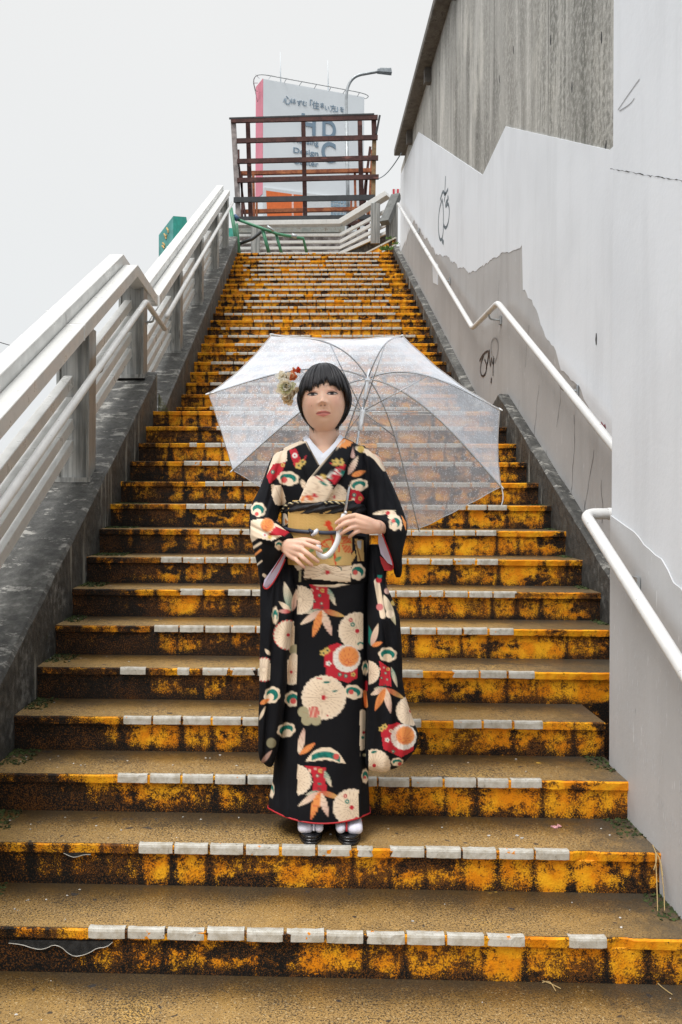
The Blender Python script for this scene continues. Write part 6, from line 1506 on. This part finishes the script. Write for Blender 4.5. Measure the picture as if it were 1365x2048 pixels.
p = on_tread(92, 1392, 3); mb = MB(); mb.tube([p, p+np.array([.02, .01, .012]), p+np.array([.012, .02, .03])], .004, 6)
tag(mb.build('cigarette_end', MBR), 'small brown cigarette end in the moss at the left end of a step', 'cigarette end')
mb = MB()
for (px, py, n) in ((1035, 1672, 1), (1045, 1677, 1), (978, 1672, 1)): p = on_tread(px, py, n); flake(mb, p[0], p[1], p[2]+.001, rr.uniform(.006, .010), rr)
mb2 = MB()
for i in range(120):
    n = rr.choice([-1, -1, 0, 0, 0, 1, 1, 2, 2, 3, 4, 5, 6, 7, 8]); y, z = nose(n) if n >= 0 else (D0-T, -RZ); x = rr.uniform(XL+.05, 1.05); x = x if rr.random() < .5 else XL+rr.random()**2*.5
    flake(mb2, x, y+rr.uniform(.05, .26), z+.001, rr.uniform(.002, .0055), rr)
mb.add(mb2.v, mb2.f); tag(mb.build('litter', MLIT, recalc=False), 'tiny pale grit and paint flakes scattered over the treads', 'litter', None, 'stuff')
mb = MB()
for (px, py) in ((135, 1985), (835, 1985), (1110, 1990)): pass
for (a, b, c) in (((1078, 1962), (1098, 1968), (1122, 1980)), ((1085, 1968), (1100, 1964), (1112, 1985)), ((1312, 1965), (1325, 1978), (1345, 1992))):
    P = [on_tread(q[0], q[1], -1)+np.array([0, 0, .004]) for q in (a, b, c)]; mb.tube(chaikin(P, 2), .0014, 4)
tag(mb.build('straw', MLEAF), 'few dry straws lying on the lowest tread at the right', 'straw')
# dry stalks and moss where the near wall meets the steps
st = empty('dead_weed', tuple(on_tread(1318, 1700, 0)), 'dead weed stalks hanging in the corner of the near wall', 'weed')
Yw = nose(1)[0]-.02
for (x0, y0, x1, y1, x2, y2) in ((1311, 1700, 1314, 1760, 1316, 1825), (1318, 1712, 1328, 1770, 1330, 1830), (1306, 1690, 1316, 1715, 1308, 1740), (1312, 1704, 1322, 1720, 1326, 1752)):
    MB().tube(chaikin([PT(x0, y0, Yw-.0), PT(x1, y1, Yw-.04), PT(x2, y2, Yw-.09)], 2), .0016, 5).build('stalk', MLEAF, st, smooth=True)
mb = MB()
for _ in range(900):
    a = rr.random(); z = -RZ+.005+a*.10*rr.random(); x = XN-rr.random()**1.5*.055*(1-a*.4); y = nose(1)[0]-.012-rr.random()**1.6*.03; s_ = rr.uniform(.003, .007)
    mb.add([(x-s_, y, z), (x+s_, y-.003, z), (x, y-.008, z+s_*1.6)], [(0, 1, 2)])
tag(mb.build('moss', MMOSS, recalc=False), 'dark moss patch on the riser end beside the near wall foot', 'moss', None, 'stuff')
# weeds at the top right of the flight
wm = plain('weed_leaf', (.10, .20, .03), .7, var=.4, scale=20)
def weed(px, py, Y, s_, n, label):
    C0 = PT(px, py, Y); mb = MB(); r_ = random.Random(px)
    for k in range(n):
        a = r_.uniform(0, 6.28); el = r_.uniform(.1, 1.3); d = np.array([math.cos(a)*math.cos(el), math.sin(a)*math.cos(el)*.6, math.sin(el)]); c0 = C0+np.array([r_.uniform(-1, 1)*s_, r_.uniform(-.5, .5)*s_, 0]); L_ = s_*r_.uniform(.4, 1.1); sd_ = np.cross(d, [0, 1., 0]); sd_ /= np.linalg.norm(sd_)+1e-6
        mb.add([c0, c0+d*L_*.5+sd_*L_*.16, c0+d*L_, c0+d*L_*.5-sd_*L_*.16], [(0, 1, 2, 3)])
    tag(mb.build('weed', wm, recalc=False), label, 'weed')
weed(776, 500, 14.80, .09, 60, 'green weed tuft growing at the right end of the top step')
weed(779, 478, 15.0, .06, 36, 'small green weed by the dark end panel above the top step')
weed(793, 488, 14.75, .05, 26, 'small weed clinging to the top of the right kerb')

# broken paint skin on the two lowest risers: bare dark concrete with a pale torn edge
MBARE = plain('bare_dark_concrete', (.022, .022, .022), .85, var=.6, scale=60, bump=.5)
def torn(pts, ytop, Y, st_i):
    P = [PT(x, y, Y) for x, y in pts]; Tp = [PT(pts[-1][0], ytop, Y), PT(pts[0][0], ytop, Y)]
    stp = [o for o in stairs.children if o.name.startswith('step')]; stp.sort(key=lambda o: o.name); par = stp[st_i]
    n = len(P)+2; vs = P+Tp; vs = vs+[p+np.array([0, .010, 0]) for p in vs]
    me = MB().add(vs, [tuple(range(n))]+[(i, (i+1) % n, n+(i+1) % n, n+i) for i in range(n)]); o = me.build('bare_patch', MBARE, par)
    bm = bmesh.new(); bm.from_mesh(o.data); bmesh.ops.triangulate(bm, faces=[f for f in bm.faces if len(f.verts) > 4]); bm.to_mesh(o.data); bm.free()
    MB().tube([p+np.array([0, -.001, 0]) for p in chaikin(P, 1)], .0011, 5).build('torn_edge', MTIL, par)
torn([(18, 1886), (45, 1889), (62, 1895), (80, 1899), (94, 1896), (108, 1889), (124, 1894), (136, 1906), (150, 1913), (168, 1910), (182, 1904), (194, 1896), (214, 1894), (226, 1884)], 1882, D0+.0035, 0)
torn([(128, 1706), (140, 1712), (150, 1715), (168, 1709), (182, 1709)], 1705, nose(1)[0]+.0035, 1)
